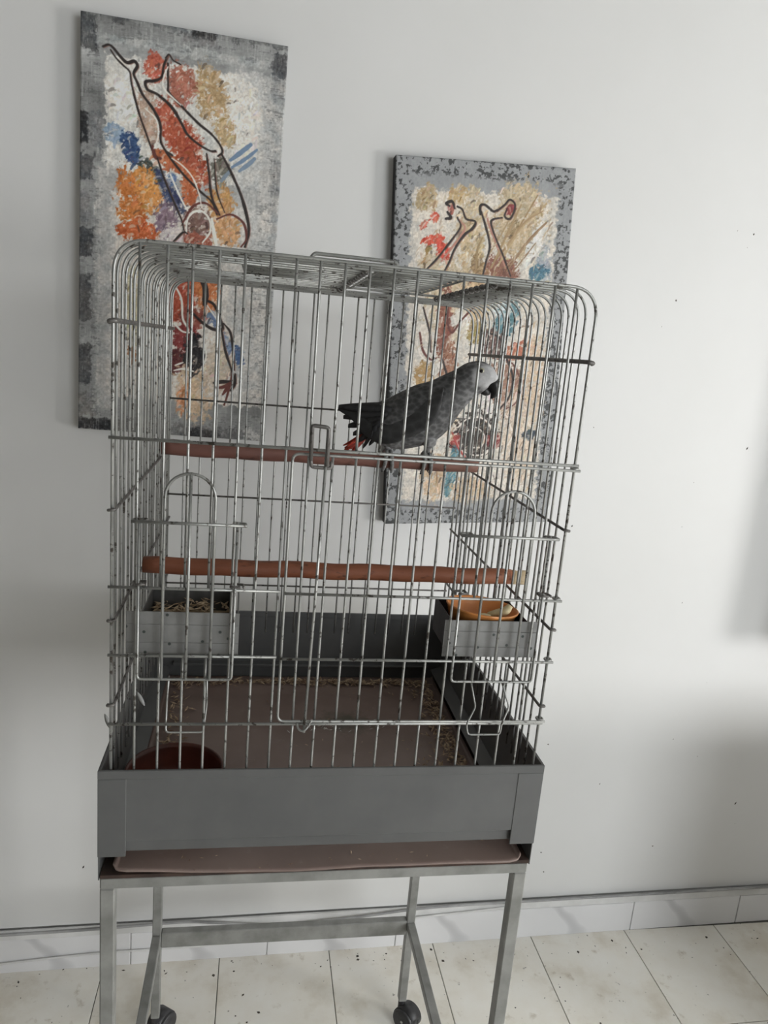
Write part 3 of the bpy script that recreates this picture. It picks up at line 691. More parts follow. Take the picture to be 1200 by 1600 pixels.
        if kind == 'B':
            area = ru * w * rv * h
            for _ in range(int(min(70, 6 + area / (26 * S * S)))):
                r_ = math.sqrt(rs.rand()) * 1.05; t_ = rs.rand() * 6.283
                ox, oy = r_ * math.cos(t_) * ru * w, r_ * math.sin(t_) * rv * h
                x = cu * w + ox * cr - oy * sr; y = cv * h + ox * sr + oy * cr
                jit = rs.normal(0, 1, 3) * 5 + rs.normal(0, 18)
                if rs.rand() < 0.22: jit = (np.array([200, 190, 176]) - col0) * 0.65
                elif rs.rand() < 0.10: jit = (np.array([52, 44, 42]) - col0) * 0.6
                ang = (-1.05 if streaks else -0.9) + rs.normal(0, 0.5)
                dab(x, y, ang, S * (4 + 9 * rs.rand()), S * (0.7 + 1.5 * rs.rand()), np.clip(col0 + jit, 15, 235), 0.55 + 0.4 * rs.rand())
    if style == 'B':
        pal = np.array([(196, 180, 150), (178, 152, 112), (150, 116, 84), (208, 202, 190), (122, 92, 68), (186, 160, 124), (206, 196, 182), (214, 208, 198)], float)
        for _ in range(520):                     # restless dry strokes over the whole picture
            u = 0.12 + 0.76 * rs.rand(); v = 0.09 + 0.82 * rs.rand()
            dab(u * w, v * h, -1.05 + rs.normal(0, 0.45), S * (5 + 16 * rs.rand()), S * (0.5 + 0.9 * rs.rand()), pal[rs.randint(len(pal))] + rs.normal(0, 8), 0.35 + 0.4 * rs.rand())
        for it in art:                           # the black lines stay on top
            if it[0] == 'S' and sum(it[3]) < 150:
                pts = np.array(smooth_uv(it[1])); pts[:, 0] *= w - 1; pts[:, 1] *= h - 1
                q = np.concatenate([[0], np.cumsum(np.hypot(np.diff(pts[:, 0]), np.diff(pts[:, 1])))])
                t = np.linspace(0, q[-1], int(q[-1] * 1.3) + 4)
                line(np.stack([np.interp(t, q, pts[:, 0]), np.interp(t, q, pts[:, 1])], 1), it[2] * S * 0.6, it[3], 0.9)
        band = 1 - sstep(22, 34, e + (n_dry - 0.5) * 14)
        fl_ = fbm(h, w, 5 * S, seed + 60, 3) * 0.72 + n_fine * 0.28
        big = fbm(h, w, 40 * S, seed + 61)
        dens = 0.600 - 0.10 * np.exp(-((e - 24) / 7.0) ** 2) - 0.08 * np.exp(-(e / 7.0) ** 2) - 0.26 * (big - 0.5)
        a = (sstep(dens, dens + 0.04, fl_) * band * 0.92)[..., None]
        img[:] = img * (1 - a) + np.array([52, 54, 54]) * a
    else:
        band = 1 - sstep(30, 44, e)
        sc_ = n_h * 0.55 + n_dry * 0.45
        a = (sstep(0.56, 0.66, sc_) * band * 0.5)[..., None]
        img[:] = img * (1 - a) + np.array([70, 71, 72]) * a
        a = (sstep(0.60, 0.70, n_v * 0.6 + n_dry * 0.4) * band * 0.4)[..., None]
        img[:] = img * (1 - a) + np.array([176, 177, 174]) * a
    img += (n_fine[..., None] - 0.5) * 16
    g = img.mean(-1, keepdims=True)
    img = g + (img - g) * 0.84
    return np.clip(img, 10, 235), relief

def smooth_uv(p):
    if len(p) < 3:
        return [(p[0][0] + (p[-1][0] - p[0][0]) * i / 20, p[0][1] + (p[-1][1] - p[0][1]) * i / 20) for i in range(21)]
    return [(q.x, q.y) for q in smooth_path([(a, b, 0) for a, b in p], 10)]

def painting(label, s, z, W, H, ang, art, style, seed, edge_mat, gain, gw=320, gh=640):
    root = thing('painting', label, 'painting', wp(s, 0.012, z - H / 2))
    root.rotation_euler = Matrix.Rotation(TH, 4, 'Z').to_euler()
    R = Matrix.Rotation(-ang, 3, 'Y')            # tilt in the wall's plane
    c = Vector((0, 0, H / 2))
    img, rel = art_raster(gw, gh, art, style, seed)
    x = np.linspace(-W / 2, W / 2, gw); zz = np.linspace(H / 2, -H / 2, gh)
    XX, ZZ = np.meshgrid(x, zz)
    e = np.minimum(np.minimum(XX + W / 2, W / 2 - XX), np.minimum(ZZ + H / 2, H / 2 - ZZ))
    YY = -0.034 - rel + 0.002 * np.clip(1 - e / 0.003, 0, 1) ** 2
    ca, sa = math.cos(ang), math.sin(ang)
    co = np.stack([XX * ca - ZZ * sa, YY, XX * sa + ZZ * ca + H / 2], -1).reshape(-1, 3)
    idx = np.arange(gw * gh).reshape(gh, gw)
    q = np.stack([idx[1:, :-1], idx[1:, 1:], idx[:-1, 1:], idx[:-1, :-1]], -1).reshape(-1, 4)
    me = bpy.data.meshes.new('canvas')
    me.vertices.add(len(co)); me.vertices.foreach_set('co', co.astype(np.float32).ravel())
    me.loops.add(q.size); me.loops.foreach_set('vertex_index', q.astype(np.int32).ravel())
    me.polygons.add(len(q)); me.polygons.foreach_set('loop_start', (np.arange(len(q)) * 4).astype(np.int32))
    me.polygons.foreach_set('use_smooth', np.ones(len(q), dtype=bool))
    me.update()
    s_ = img.reshape(-1, 3) / 255.0
    l_ = np.where(s_ <= 0.04045, s_ / 12.92, ((s_ + 0.055) / 1.055) ** 2.4) * gain
    at = me.attributes.new('paint', 'FLOAT_COLOR', 'POINT')
    at.data.foreach_set('color', np.concatenate([np.clip(l_, 0, 0.85), np.ones((len(l_), 1))], 1).astype(np.float32).ravel())
    me.materials.append(M['paint'])
    cv = bpy.data.objects.new('canvas', me); COL.objects.link(cv); cv.parent = root
    # the canvas wrapped over its stretcher bars
    mb = MB()
    for (a0, a1, b0, b1) in ((-W / 2, W / 2, H / 2 - 0.03, H / 2), (-W / 2, W / 2, -H / 2, -H / 2 + 0.03),
                             (-W / 2, -W / 2 + 0.03, -H / 2 + 0.03, H / 2 - 0.03), (W / 2 - 0.03, W / 2, -H / 2 + 0.03, H / 2 - 0.03)):
        mb.box(a0, a1, -0.0318, -0.0002, b0, b1)
    mb.v = [tuple(R @ Vector(p) + c) for p in mb.v]
    o = mesh_obj('canvas_edge', mb.v, mb.f, edge_mat, None, (0, 0, 0), False)
    o.parent = root; o.location = (0, 0, 0)
    return root

painting('tall abstract canvas of orange and blue upside-down legs with patchy grey border', -0.0118, 0.7690 + T, 0.411, 0.8336, math.radians(-0.55), ART_A, 'A', 11, M['canvas_grey'], 1.40)
painting('tilted abstract canvas of cream and tan legs with black-flecked grey border', 0.6797, 0.5961 + T, 0.4238, 0.841, math.radians(3.15), ART_B, 'B', 47, M['canvas_dark'], 1.22)

# ------------------------------------------------------------------ stand
stand = thing('cage_stand', 'grey steel tube stand on black casters under the bird cage', 'stand', (0.3, 0.3, 0))
TB = 0.020
lx = (-0.013, 0.593); ly = (-0.004, 0.575)
LEGB = 0.068
ZB0, ZB1 = -0.826 + T, -0.786 + T
for iy in (0, 1):
    for ix in (0, 1):
        MB().bbox(lx[ix], lx[ix] + TB, ly[iy], ly[iy] + TB, LEGB, T - 0.186, 0.0018).build('leg', M['stand_metal'], stand, smooth=False)
for iy in (0, 1):
    MB().bbox(lx[0], lx[1] + TB, ly[iy], ly[iy] + TB, T - 0.186, T - 0.168, 0.0018).build('top_rail', M['stand_metal'], stand, smooth=False)
for ix in (0, 1):
    MB().bbox(lx[ix], lx[ix] + TB, ly[0] + TB, ly[1], T - 0.186, T - 0.168, 0.0018).build('top_rail', M['stand_metal'], stand, smooth=False)
    MB().bbox(lx[ix], lx[ix] + TB, ly[0] + TB, ly[1], ZB0 + 0.018, ZB1 - 0.004, 0.0018).build('side_rail', M['stand_metal'], stand, smooth=False)
MB().bbox(lx[0] + TB, lx[1], ly[1], ly[1] + TB, ZB0, ZB1, 0.0018).build('rear_rail', M['stand_metal'], stand, smooth=False)
def caster(x, y, rz):
    c = Vector((x, y, 0)); a = Vector((math.cos(rz), math.sin(rz), 0)); n = Vector((-a.y, a.x, 0))
    hub = c + n * 0.022 + Vector((0, 0, 0.0297))
    def disc(mb, w0, w1, r, ch=0.0016):
        prof = [(r - ch, w0), (r, w0 + ch), (r, w1 - ch), (r - ch, w1)]
        m_ = MB().lathe(prof, n=28)
        mb.add([hub + a * p[2] + n * p[0] + Vector((0, 0, p[1])) for p in m_.v], [f[::-1] for f in m_.f])
    mb = MB(); mb.tube([c + Vector((0, 0, 0.040)), c + Vector((0, 0, 0.085))], 0.0085, 10)
    disc(mb, -0.006, 0.006, 0.0285)
    # hooded cover over the two wheels
    pts = [hub + n * (0.0315 * math.cos(t)) + Vector((0, 0, 0.0315 * math.sin(t))) for t in [math.radians(d) for d in range(20, 201, 12)]]
    v = []; f = []
    for i, p in enumerate(pts):
        q = hub + (p - hub) * 0.93
        v += [p - a * 0.0165, p + a * 0.0165, q + a * 0.0165, q - a * 0.0165]
    for i in range(len(pts) - 1):
        b = i * 4
        for k in range(4): f.append((b + k, b + (k + 1) % 4, b + 4 + (k + 1) % 4, b + 4 + k))
    f += [(3, 2, 1, 0), tuple(len(v) - 4 + k for k in range(4))]
    mb.add(v, f)
    ca = mb.build('caster', M['rubber'], stand)
    for s in (-1, 1):
        mb = MB(); disc(mb, min(s * 0.0065, s * 0.0225), max(s * 0.0065, s * 0.0225), 0.0295)
        mb.build('wheel', M['rubber'], ca)
        mb = MB(); e = hub + a * s * 0.0220
        mb.tube([e, e + a * s * 0.002], 0.0035, 10)
        mb.build('axle_pin', M['steel'], ca)
caster(lx[0] + TB / 2, ly[1] + TB / 2, math.radians(-35)); caster(lx[1] + TB / 2, ly[1] + TB / 2, math.radians(-140))
caster(lx[0] + TB / 2, ly[0] + TB / 2, math.radians(20)); caster(lx[1] + TB / 2, ly[0] + TB / 2, math.radians(60))

# ------------------------------------------------------------------ cage
cage = thing('bird_cage', 'tall galvanised wire bird cage with grey metal base', 'bird cage', (0.3, 0.3, T - 0.168))
W, D = 0.60, 0.58
ZT = 0.680                         # roof wires above the rim
R0 = 0.0018
wire_cache = {}
def zwire(name, x, y, z0, z1, parent, r=R0, mat='wire', bend=0.0):
    """an upright wire; alike ones share their mesh"""
    key = (round(z1 - z0, 4), r, mat)
    if key not in wire_cache:
        L = z1 - z0
        mb = MB(); mb.tube([(0, 0, L * i / 6) for i in range(7)], r, 8)
        me = bpy.data.meshes.new(name); me.from_pydata(mb.v, [], mb.f)
        me.polygons.foreach_set('use_smooth', [True] * len(me.polygons)); me.materials.append(M[mat]); me.update()
        wire_cache[key] = me
    o = link(name, wire_cache[key], parent, (x, y, z0 + T))
    o.rotation_euler = (random.uniform(-1, 1) * 0.002, random.uniform(-1, 1) * 0.002, random.uniform(0, 6.28))
    return o
def rod(name, p0, p1, parent, r=0.0019, mat='wire'):
    mb = MB(); mb.tube([(p0[0], p0[1], p0[2] + T), (p1[0], p1[1], p1[2] + T)], r, 8)
    return mb.build(name, M[mat], parent)

H1, H2, H3, H4 = 0.4488, 0.2580, 0.1650, 0.0668
HX0, HX1, HY0, HY1 = 0.305, 0.485, 0.085, 0.44          # roof opening
ZLOW = -0.035
# roof and side hoops
for i in range(21):
    y = D * i / 20
    j = lambda a=0.0012: random.uniform(-a, a)
    rc = 0.040
    x0, x1 = 0.0, W
    segs = []
    if 0 < i < 20:
        x0 += j(); x1 += j()
    full = fillet([(x0, y, ZLOW), (x0, y, ZT), (x1, y, ZT), (x1, y, ZLOW)], rc, 9)
    # fillet corner that keeps the legs straight
    left = fillet([(x0, y, ZLOW), (x0, y, ZT), (HX0, y, ZT)], rc, 9)
    right = fillet([(HX1, y, ZT), (x1, y, ZT), (x1, y, ZLOW)], rc, 9)
    hole = 0.16 < y < 0.30
    mb = MB()
    Tz = lambda L: [(p[0], p[1], p[2] + T) for p in L]
    r = 0.0021 if i in (0, 20) else R0
    if HY0 < y < HY1:
        if hole:
            mb.tube(Tz(fillet([(x0, y, ZLOW), (x0, y, ZT), (0.105, y, ZT)], rc, 9)), r, 8)
            mb.tube(Tz([(0.142, y, ZT), (HX0, y, ZT)]), r, 8)
        else:
            mb.tube(Tz(left), r, 8)
        mb.tube(Tz(right), r, 8)
    else:
        mb.tube(Tz(full), r, 8)
    mb.build('hoop_wire', M['wire'], cage)
# rods closing the small gap in the roof
for x in (0.105, 0.142): rod('roof_rod', (x, 0.15, ZT), (x, 0.31, ZT), cage, 0.0018)
for x in (HX0, HX1):
    mb = MB(); mb.tube([(x, HY0 - 0.012, ZT + T), (x, HY1 + 0.012, ZT + T)], 0.0022, 8)
    for i in range(21):                                  # the cut wire ends curl round the rod
        y = D * i / 20
        if HY0 < y < HY1:
            mb.tube([(x + 0.0042 * math.cos(t), y, ZT + T + 0.0042 * math.sin(t)) for t in [k * math.pi / 4 for k in range(8)]], 0.0016, 6, closed=True)
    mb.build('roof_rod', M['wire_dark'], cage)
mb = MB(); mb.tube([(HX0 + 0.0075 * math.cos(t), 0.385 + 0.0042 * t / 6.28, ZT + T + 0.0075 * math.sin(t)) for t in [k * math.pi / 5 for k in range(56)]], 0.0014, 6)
mb.build('hinge_spring', M['wire_dark'], cage)
# roof hatch lying over the opening
za = ZT + T + 0.006
mb = MB(); mb.tube(fillet([(0.236, 0.07, za + 0.002), (0.236, 0.455, za), (0.50, 0.455, za), (0.50, 0.07, za + 0.002)], 0.012), 0.0021, 8)
mb.tube([(0.236, 0.07, za + 0.002), (0.50, 0.07, za + 0.002)], 0.0021, 8)
hatch = mb.build('roof_hatch', M['wire'], cage)
for k in range(1, 12):
    y = 0.07 + 0.385 * k / 12
    MB().tube([(0.328, y, za + 0.0025), (0.452, y, za + 0.0025)], R0, 8).build('hatch_wire', M['wire'], hatch)
for x in (0.328, 0.452):
    MB().tube([(x, 0.07, za), (x, 0.455, za)], R0, 8).build('hatch_wire', M['wire'], hatch)
mb = MB(); mb.tube(fillet([(0.232, 0.085, za + 0.004), (0.236, 0.085, za + 0.010), (0.345, 0.085, za + 0.010), (0.349, 0.085, za + 0.003)], 0.004), 0.0026, 8)
mb.build('hatch_handle', M['wire'], hatch)

# front wires
for k in range(1, 20):
    x = W * k / 20
    if k <= 7:
        if k in (2, 3, 4):
            zwire('front_wire', x, 0.0005, H2 - 0.001, ZT - 0.001, cage)
            zwire('front_wire', x, 0.0005, ZLOW, H3 + 0.001, cage)
        else:
            zwire('front_wire', x, 0.0005, ZLOW, ZT - 0.001, cage)
    else:
        zwire('front_wire', x, 0.0005, H1 - 0.001, ZT - 0.001, cage)
        zwire('front_wire', x, 0.0005, ZLOW, H4 + 0.001, cage)
for z, x1 in ((H1, W), (H2, 0.2128), (H3, 0.2128), (H4, W)):
    rod('cross_wire', (-0.004, -0.0032, z), (x1 + (0.004 if x1 == W else 0), -0.0032, z), cage, 0.0021)
# rear wires
for k in range(1, 20):
    zwire('rear_wire', W * k / 20, D, ZLOW, ZT - 0.001, cage)
for z in (0.4534, 0.2605, 0.0717):
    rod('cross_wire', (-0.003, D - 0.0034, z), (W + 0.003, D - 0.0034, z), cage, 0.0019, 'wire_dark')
# side rods that tie the hoops together, lying inside them
for x, s in ((0.0040, -1), (W - 0.0040, 1)):
    for z, r in ((0.587, 0.0032), (0.359, 0.0023), (0.2133, 0.0023), (0.095, 0.0023)):
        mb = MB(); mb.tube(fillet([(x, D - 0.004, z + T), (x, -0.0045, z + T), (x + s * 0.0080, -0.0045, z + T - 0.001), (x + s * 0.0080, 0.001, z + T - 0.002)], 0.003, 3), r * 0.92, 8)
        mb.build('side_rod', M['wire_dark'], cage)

# the big door: right part of the front, hinged on the right corner wire
DXL = 0.2189
mb = MB()
yd = -0.0032
P = fillet([(W + 0.006, yd - 0.003, 0.4425 + T), (DXL, yd, 0.4425 + T), (DXL, yd, H4 + T + 0.004), (W + 0.006, yd - 0.003, H4 + T + 0.0042)], 0.010, 6)
mb.tube(P, 0.0019, 8)
door = mb.build('door', M['wire'], cage)
for z in (0.2565, 0.1640):
    mb = MB(); mb.tube([(DXL, yd - 0.003, z + T), (W + 0.006, yd - 0.003, z + T)], 0.0020, 8); mb.build('door_cross_wire', M['wire'], door)
for z in (0.4425, 0.2565, 0.1640, H4 + 0.004):
    mb = MB(); mb.tube([(W + 0.0045 * math.cos(t), 0.0052 * math.sin(t) - 0.0006, z + T + 0.0022) for t in [k * math.pi / 6 for k in range(12)]], 0.0017, 6, closed=True)
    mb.build('hinge_loop', M['wire'], door)
for k in range(8, 20):
    x = W * k / 20
    if k in (16, 17, 18):
        zwire('door_wire', x, 0.0008, 0.2565, 0.4425, door); zwire('door_wire', x, 0.0008, H4 + 0.004, 0.1640, door)
    else:
        zwire('door_wire', x, 0.0008, H4 + 0.004, 0.4425, door)
# sliding bolt with a looped handle
mb = MB(); mb.tube([(0.2612, -0.0105, 0.478 + T), (0.2590, -0.0105, 0.25 + T), (0.2556, -0.0105, 0.058 + T)], 0.0020, 8)
mb.build('bolt_rod', M['wire'], door)
mb = MB(); yh = -0.0145
mb.tube(fillet([(0.2412, yh, 0.437 + T), (0.2405, yh, 0.481 + T), (0.2612, yh, 0.4795 + T), (0.2622, yh, 0.4300 + T)], 0.004, 4), 0.0026, 8)
mb.tube(fillet([(0.2412, yh, 0.437 + T), (0.2430, yh + 0.006, 0.4275 + T), (0.2680, yh + 0.006, 0.4270 + T), (0.2680, yh + 0.006, 0.436 + T)], 0.004, 4), 0.0024, 8)
mb.build('bolt_handle', M['wire_dark'], door)
mb = MB(); mb.tube(smooth_path([(0.2455, -0.006, 0.0690 + T), (0.2480, -0.012, 0.0640 + T), (0.2540, -0.015, 0.0625 + T), (0.2600, -0.014, 0.0680 + T), (0.2660, -0.006, 0.0745 + T)]), 0.0017, 6)
mb.build('bolt_catch', M['wire'], door)

# sliding flaps in front of the feeder openings
def flap(xs, hookpts):
    ya = -0.0072
    zb, zc, za_ = 0.1338, 0.3468, 0.4100
    mb = MB()
    mb.tube(fillet([(xs[0], ya, zc + T + 0.004), (xs[0], ya, zb + T), (xs[4], ya, zb + T), (xs[4], ya, zc + T + 0.004)], 0.006), 0.0019, 8)
    f = mb.build('feeder_flap', M['wire'], cage)
    c = (xs[1] + xs[3]) / 2; r = (xs[3] - xs[1]) / 2
    arch = [(xs[1], ya, zb + T), (xs[1], ya, za_ - r + T)] + [(c - r * math.cos(t), ya, za_ - r + T + r * math.sin(t)) for t in [k * math.pi / 14 for k in range(1, 14)]] + [(xs[3], ya, za_ - r + T), (xs[3], ya, zb + T)]
    MB().tube(arch, 0.0020, 8).build('arch_wire', M['wire'], f)
    MB().tube([(xs[2], ya, zb + T), (xs[2], ya, za_ + T)], 0.0020, 8).build('flap_wire', M['wire'], f)
    s0, s1 = xs[0] - 0.008, xs[4] + 0.011
    yy_ = ya - 0.0035
    def curl(mb, xe, sg, z):
        mb.tube([(xe, yy_, z + T), (xe + sg * 0.001, yy_ + 0.012, z + T), (xe + sg * 0.016, yy_ + 0.013, z + T + 0.0006), (xe + sg * 0.017, yy_ + 0.001, z + T + 0.0004), (xe + sg * 0.004, yy_ - 0.001, z + T + 0.0002)], 0.0018, 6)
    mb = MB(); mb.tube([(s0, yy_, zc + T), (s1, yy_, zc + T)], 0.0021, 8)
    curl(mb, s0, 1, zc); curl(mb, s1, -1, zc); mb.build('guide_wire', M['wire'], f)
    for xe, sg in ((s0, 1), (s1, -1)):
        mb = MB(); curl(mb, xe, sg, H2 + 0.0065); mb.build('guide_loop', M['wire_dark'], f)
    mb = MB(); mb.tube(fillet([(p[0], p[1], p[2] + T) for p in hookpts], 0.005), 0.0014, 6)
    mb.build('swing_loop', M['wire'], f)
flap([0.0335, 0.0640, 0.0950, 0.1258, 0.1545], [(0.0735, -0.004, 0.1372), (0.0700, 0.012, 0.0900), (0.0705, 0.0, 0.0530), (0.1200, 0.0, 0.0530), (0.1230, 0.008, 0.0900), (0.1226, -0.004, 0.1372)])
flap([0.4575, 0.4880, 0.5185, 0.5490, 0.5765], [(0.4864, -0.006, 0.1372), (0.4985, -0.006, 0.0940), (0.4862, -0.012, 0.0700), (0.4900, -0.012, 0.0540), (0.5380, -0.012, 0.0540), (0.5385, -0.012, 0.0700), (0.5490, -0.006, 0.0940), (0.5316, -0.006, 0.1372)])

# metal base: folded sheet panels
XA, XB, YA, YB = -0.0155, 0.6165, -0.0065, 0.6156
t_ = 0.0016
mb = MB(); mb.bbox(XA + 0.034, XB - 0.036, YA + 0.0065, YA + 0.0085, T - 0.128, T - 0.095, 0.0004)      # recessed lower strip
mb.bbox(XA + 0.034, XB - 0.036, YA + 0.0006, YA + 0.0030, T - 0.1085, T - 0.010, 0.0006)                # main sheet
mb.bbox(XA, XB, YA - 0.0008, YA + 0.0032, T - 0.0125, T, 0.0007)                                        # folded rim
bp = mb.build('base_front_panel', M['base_metal'], cage, smooth=False)
for a, b in ((XA, XA + 0.0370), (XB - 0.0390, XB)):
    MB().bbox(a, b, YA - 0.0004, YA + 0.0028, T - 0.132, T - 0.0125, 0.0006).build('corner_fold', M['base_metal'], bp, smooth=False)
for a, b in ((XA, XA + t_), (XB - t_, XB)):
    mb = MB(); mb.bbox(a, b, YA + 0.0032, YB, T - 0.1712, T - 0.0003, 0.0004)
    s = 1 if a == XA else -1; e = a if s == 1 else b
    mb.bbox(min(e, e + s * 0.0042), max(e, e + s * 0.0042), YA + 0.0032, YB, T - 0.012, T - 0.0003, 0.0006)
    sp = mb.build('base_side_panel', M['base_metal'], cage, smooth=False)
    mb = MB(); x0 = e + s * t_; x1 = e + s * 0.026
    v = [(x0, YA + 0.02, T - 0.118), (x1, YA + 0.02, T - 0.126), (x1, YB - 0.02, T - 0.126), (x0, YB - 0.02, T - 0.118)]
    v += [(p[0], p[1], p[2] - 0.0015) for p in v]
    f = [(0, 1, 2, 3), (7, 6, 5, 4), (0, 4, 5, 1), (1, 5, 6, 2), (2, 6, 7, 3), (3, 7, 4, 0)]
    mb.add(v, f if s == 1 else [q[::-1] for q in f])
    mb.build('inner_flange', M['base_metal'], sp, smooth=False)
mb = MB(); mb.bbox(XA + t_, XB - t_, YB - t_, YB, T - 0.1712, T - 0.0003, 0.0004)
mb.bbox(XA + t_, XB - t_, YB - 0.0042, YB - t_, T - 0.012, T - 0.0003, 0.0006)
bk = mb.build('base_back_panel', M['base_metal'], cage, smooth=False)
MB().bbox(XA + t_ + 0.03, XB - t_ - 0.03, YB - 0.020, YB - t_, T - 0.123, T - 0.118, 0.001).build('inner_flange', M['base_metal'], bk, smooth=False)
# floor strip the tray slides over: rust colour, also dark for the gap's shade
MB().bbox(XA + 0.003, XB - 0.003, YA + 0.001, YB - 0.004, T - 0.1678, T - 0.1618, 0.0006).build('base_bottom', M['rust_gap_shade'], cage, smooth=False)
# pull-out tray: shallow sheet with rounded front corners and turned-up rims
TX0, TX1, TY0, TY1, TZ = 0.0045, 0.6000, -0.0105, 0.6080, T - 0.1580
mb = MB()
nx, ny = 48, 12
def tz(x, y):
    z = TZ + 0.0016 * math.sin(x * 17 + 1) * math.exp(-(y - TY0) / 0.05) + 0.0045 * ((x - 0.36) / 0.3) ** 2 * math.exp(-(y - TY0) / 0.08) + 0.0006 * math.sin(x * 41 + y * 13)
    return z
cols = [TX0, TX0 + 0.004] + [TX0 + 0.008 + (TX1 - TX0 - 0.016) * i / nx for i in range(nx + 1)] + [TX1 - 0.004, TX1]
rows = [TY0, TY0 + 0.003] + [TY0 + 0.006 + (TY1 - TY0 - 0.01) * (j / ny) ** 1.6 for j in range(ny + 1)] + [TY1]
v = []
for j, y in enumerate(rows):
    for i, x in enumerate(cols):
        z = tz(x, y)
        if i in (0, len(cols) - 1): z += 0.006
        if j == len(rows) - 1: z += 0.006
        yy = y
        ed = min(x - TX0, TX1 - x)
        if ed < 0.012 and y < TY0 + 0.02: yy = y + (0.012 - ed) * 0.6
        if j == 0: z -= 0.0012
        v.append((x, yy, z))
n = len(cols)
f = [(j * n + i, j * n + i + 1, (j + 1) * n + i + 1, (j + 1) * n + i) for j in range(len(rows) - 1) for i in range(n - 1)]
nv = len(v)
v += [(p[0], p[1], p[2] - 0.0022) for p in v]
f += [tuple(q + nv for q in g[::-1]) for g in f]
bd_ = [i for i in range(n)] + [j * n + n - 1 for j in range(1, len(rows))] + [(len(rows) - 1) * n + i for i in range(n - 2, -1, -1)] + [j * n for j in range(len(rows) - 2, 0, -1)]
for a, b in zip(bd_, bd_[1:] + bd_[:1]): f.append((b, a, a + nv, b + nv))
mb.add(v, f); mb.build('tray', M['tray'], cage)

# ------------------------------------------------------------------ perches
def perch(name, y, z, x0, x1, r, mat, label, tip=None):
    mb = MB(); n = 30
    pts = []; rr = []
    for i in range(n + 1):
        x = x0 + (x1 - x0) * i / n
        pts.append((x, y + 0.0012 * math.sin(i * 0.7), z + T + 0.0008 * math.sin(i * 1.1 + 1)))
        rr.append(r * (1 + 0.012 * math.sin(i * 1.9)) * (0.94 if i in (0, n) else 1))
    mb.tube(pts, rr, 16)
    o = tag(mb.build(name, mat), label, 'perch')
    if tip:
        MB().tube([(x1, y, z + T), (x1 + tip * 0.3, y, z + T), (x1 + tip * 0.4, y, z + T), (x1 + tip * 0.5, y, z + T), (x1 + tip * 0.95, y, z + T), (x1 + tip, y, z + T)], [r * 0.91, r * 0.90, r * 0.80, r * 0.91, r * 0.92, r * 0.8], 16).build('chewed_tip', M['bare_wood'], o)
    return o
perch('perch', 0.436, 0.3762, 0.0035, 0.5965, 0.0146, M['perch_upper'], 'upper brown wooden perch with the parrot standing on it')
perch('perch', 0.1885, 0.2292, 0.0105, 0.600, 0.0133, M['perch'], 'lower reddish wooden perch with a pale chewed right end', 0.028)

# ------------------------------------------------------------------ feeders
def feeder(label, px0, px1, bx0, bx1, z0, z1, zback, inner):
    y0 = 0.0064
    root = thing('feeder_box', label, 'feeder', ((px0 + px1) / 2, 0.05, z0 + T))
    mb = MB()
    zs = [z0, z0 + (z1 - z0) * 0.27, z0 + (z1 - z0) * 0.285, z0 + (z1 - z0) * 0.70, z0 + (z1 - z0) * 0.715, z1]
    mb.bbox(px0, px1, y0, y0 + 0.0014, zs[0] + T, zs[1] + T, 0.0004)
    mb.bbox(px0, px1, y0 + 0.0006, y0 + 0.0014, zs[1] + T, zs[2] + T, 0.0001)
    mb.bbox(px0, px1, y0, y0 + 0.0014, zs[2] + T, zs[3] + T, 0.0004)
    mb.bbox(px0, px1, y0 + 0.0006, y0 + 0.0014, zs[3] + T, zs[4] + T, 0.0001)
    mb.bbox(px0, px1, y0, y0 + 0.0014, zs[4] + T, zs[5] + T, 0.0004)
    mb.build('front_plate', M['zinc'], root, smooth=False)
    mb = MB(); y1 = 0.104; a = 0.0014
    mb.bbox(bx0, bx1, y0 + 0.0016, y1, z0 + 0.003 + T, z0 + 0.0045 + T, 0.0003)
    mb.bbox(bx0, bx0 + a, y0 + 0.0016, y1, z0 + 0.0045 + T, z1 + T, 0.0003); mb.bbox(bx1 - a, bx1, y0 + 0.0016, y1, z0 + 0.0045 + T, z1 + T, 0.0003)
    mb.bbox(bx0, bx1, y1, y1 + a, z0 + 0.003 + T, zback + T, 0.0003)
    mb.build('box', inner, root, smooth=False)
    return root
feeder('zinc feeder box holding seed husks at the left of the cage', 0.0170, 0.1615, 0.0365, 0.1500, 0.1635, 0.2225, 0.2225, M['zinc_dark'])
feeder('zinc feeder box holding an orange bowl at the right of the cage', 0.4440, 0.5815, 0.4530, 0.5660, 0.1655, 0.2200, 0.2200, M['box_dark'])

def husk(mb, p, a, L, rnd):
    """one curled husk: a small boat of six faces"""
    p = Vector(p)
    el = rnd.uniform(-0.35, 0.35)
    ax = Vector((math.cos(a) * math.cos(el), math.sin(a) * math.cos(el), abs(math.sin(el))))
    ay = Vector((-math.sin(a), math.cos(a), 0)); up = ax.cross(ay)
    w = L * rnd.uniform(0.25, 0.45)
    q = [p - ax * L, p + ay * w * 0.8 + up * w * 0.3, p + ax * L + up * w * 0.5, p - ay * w * 0.8 + up * w * 0.3, p - up * w * 0.15, p + up * w * 0.7]
    mb.add(q, [(0, 1, 4), (1, 2, 4), (2, 3, 4), (3, 0, 4), (0, 5, 1), (1, 5, 2), (2, 5, 3), (3, 5, 0)])
rng = random.Random(5)
mb = MB()
for i in range(260):
    x = rng.uniform(0.042, 0.145); y = rng.uniform(0.013, 0.100)
    z = 0.1635 + T + 0.030 + 0.010 * math.sin(math.pi * (x - 0.04) / 0.105) * rng.random() + (y - 0.01) * 0.08
    husk(mb, (x, y, z), rng.uniform(0, 6.28), rng.uniform(0.003, 0.0095), rng)
mb.bbox(0.0382, 0.1484, 0.009, 0.1036, 0.170 + T, 0.1905 + T, 0.002)
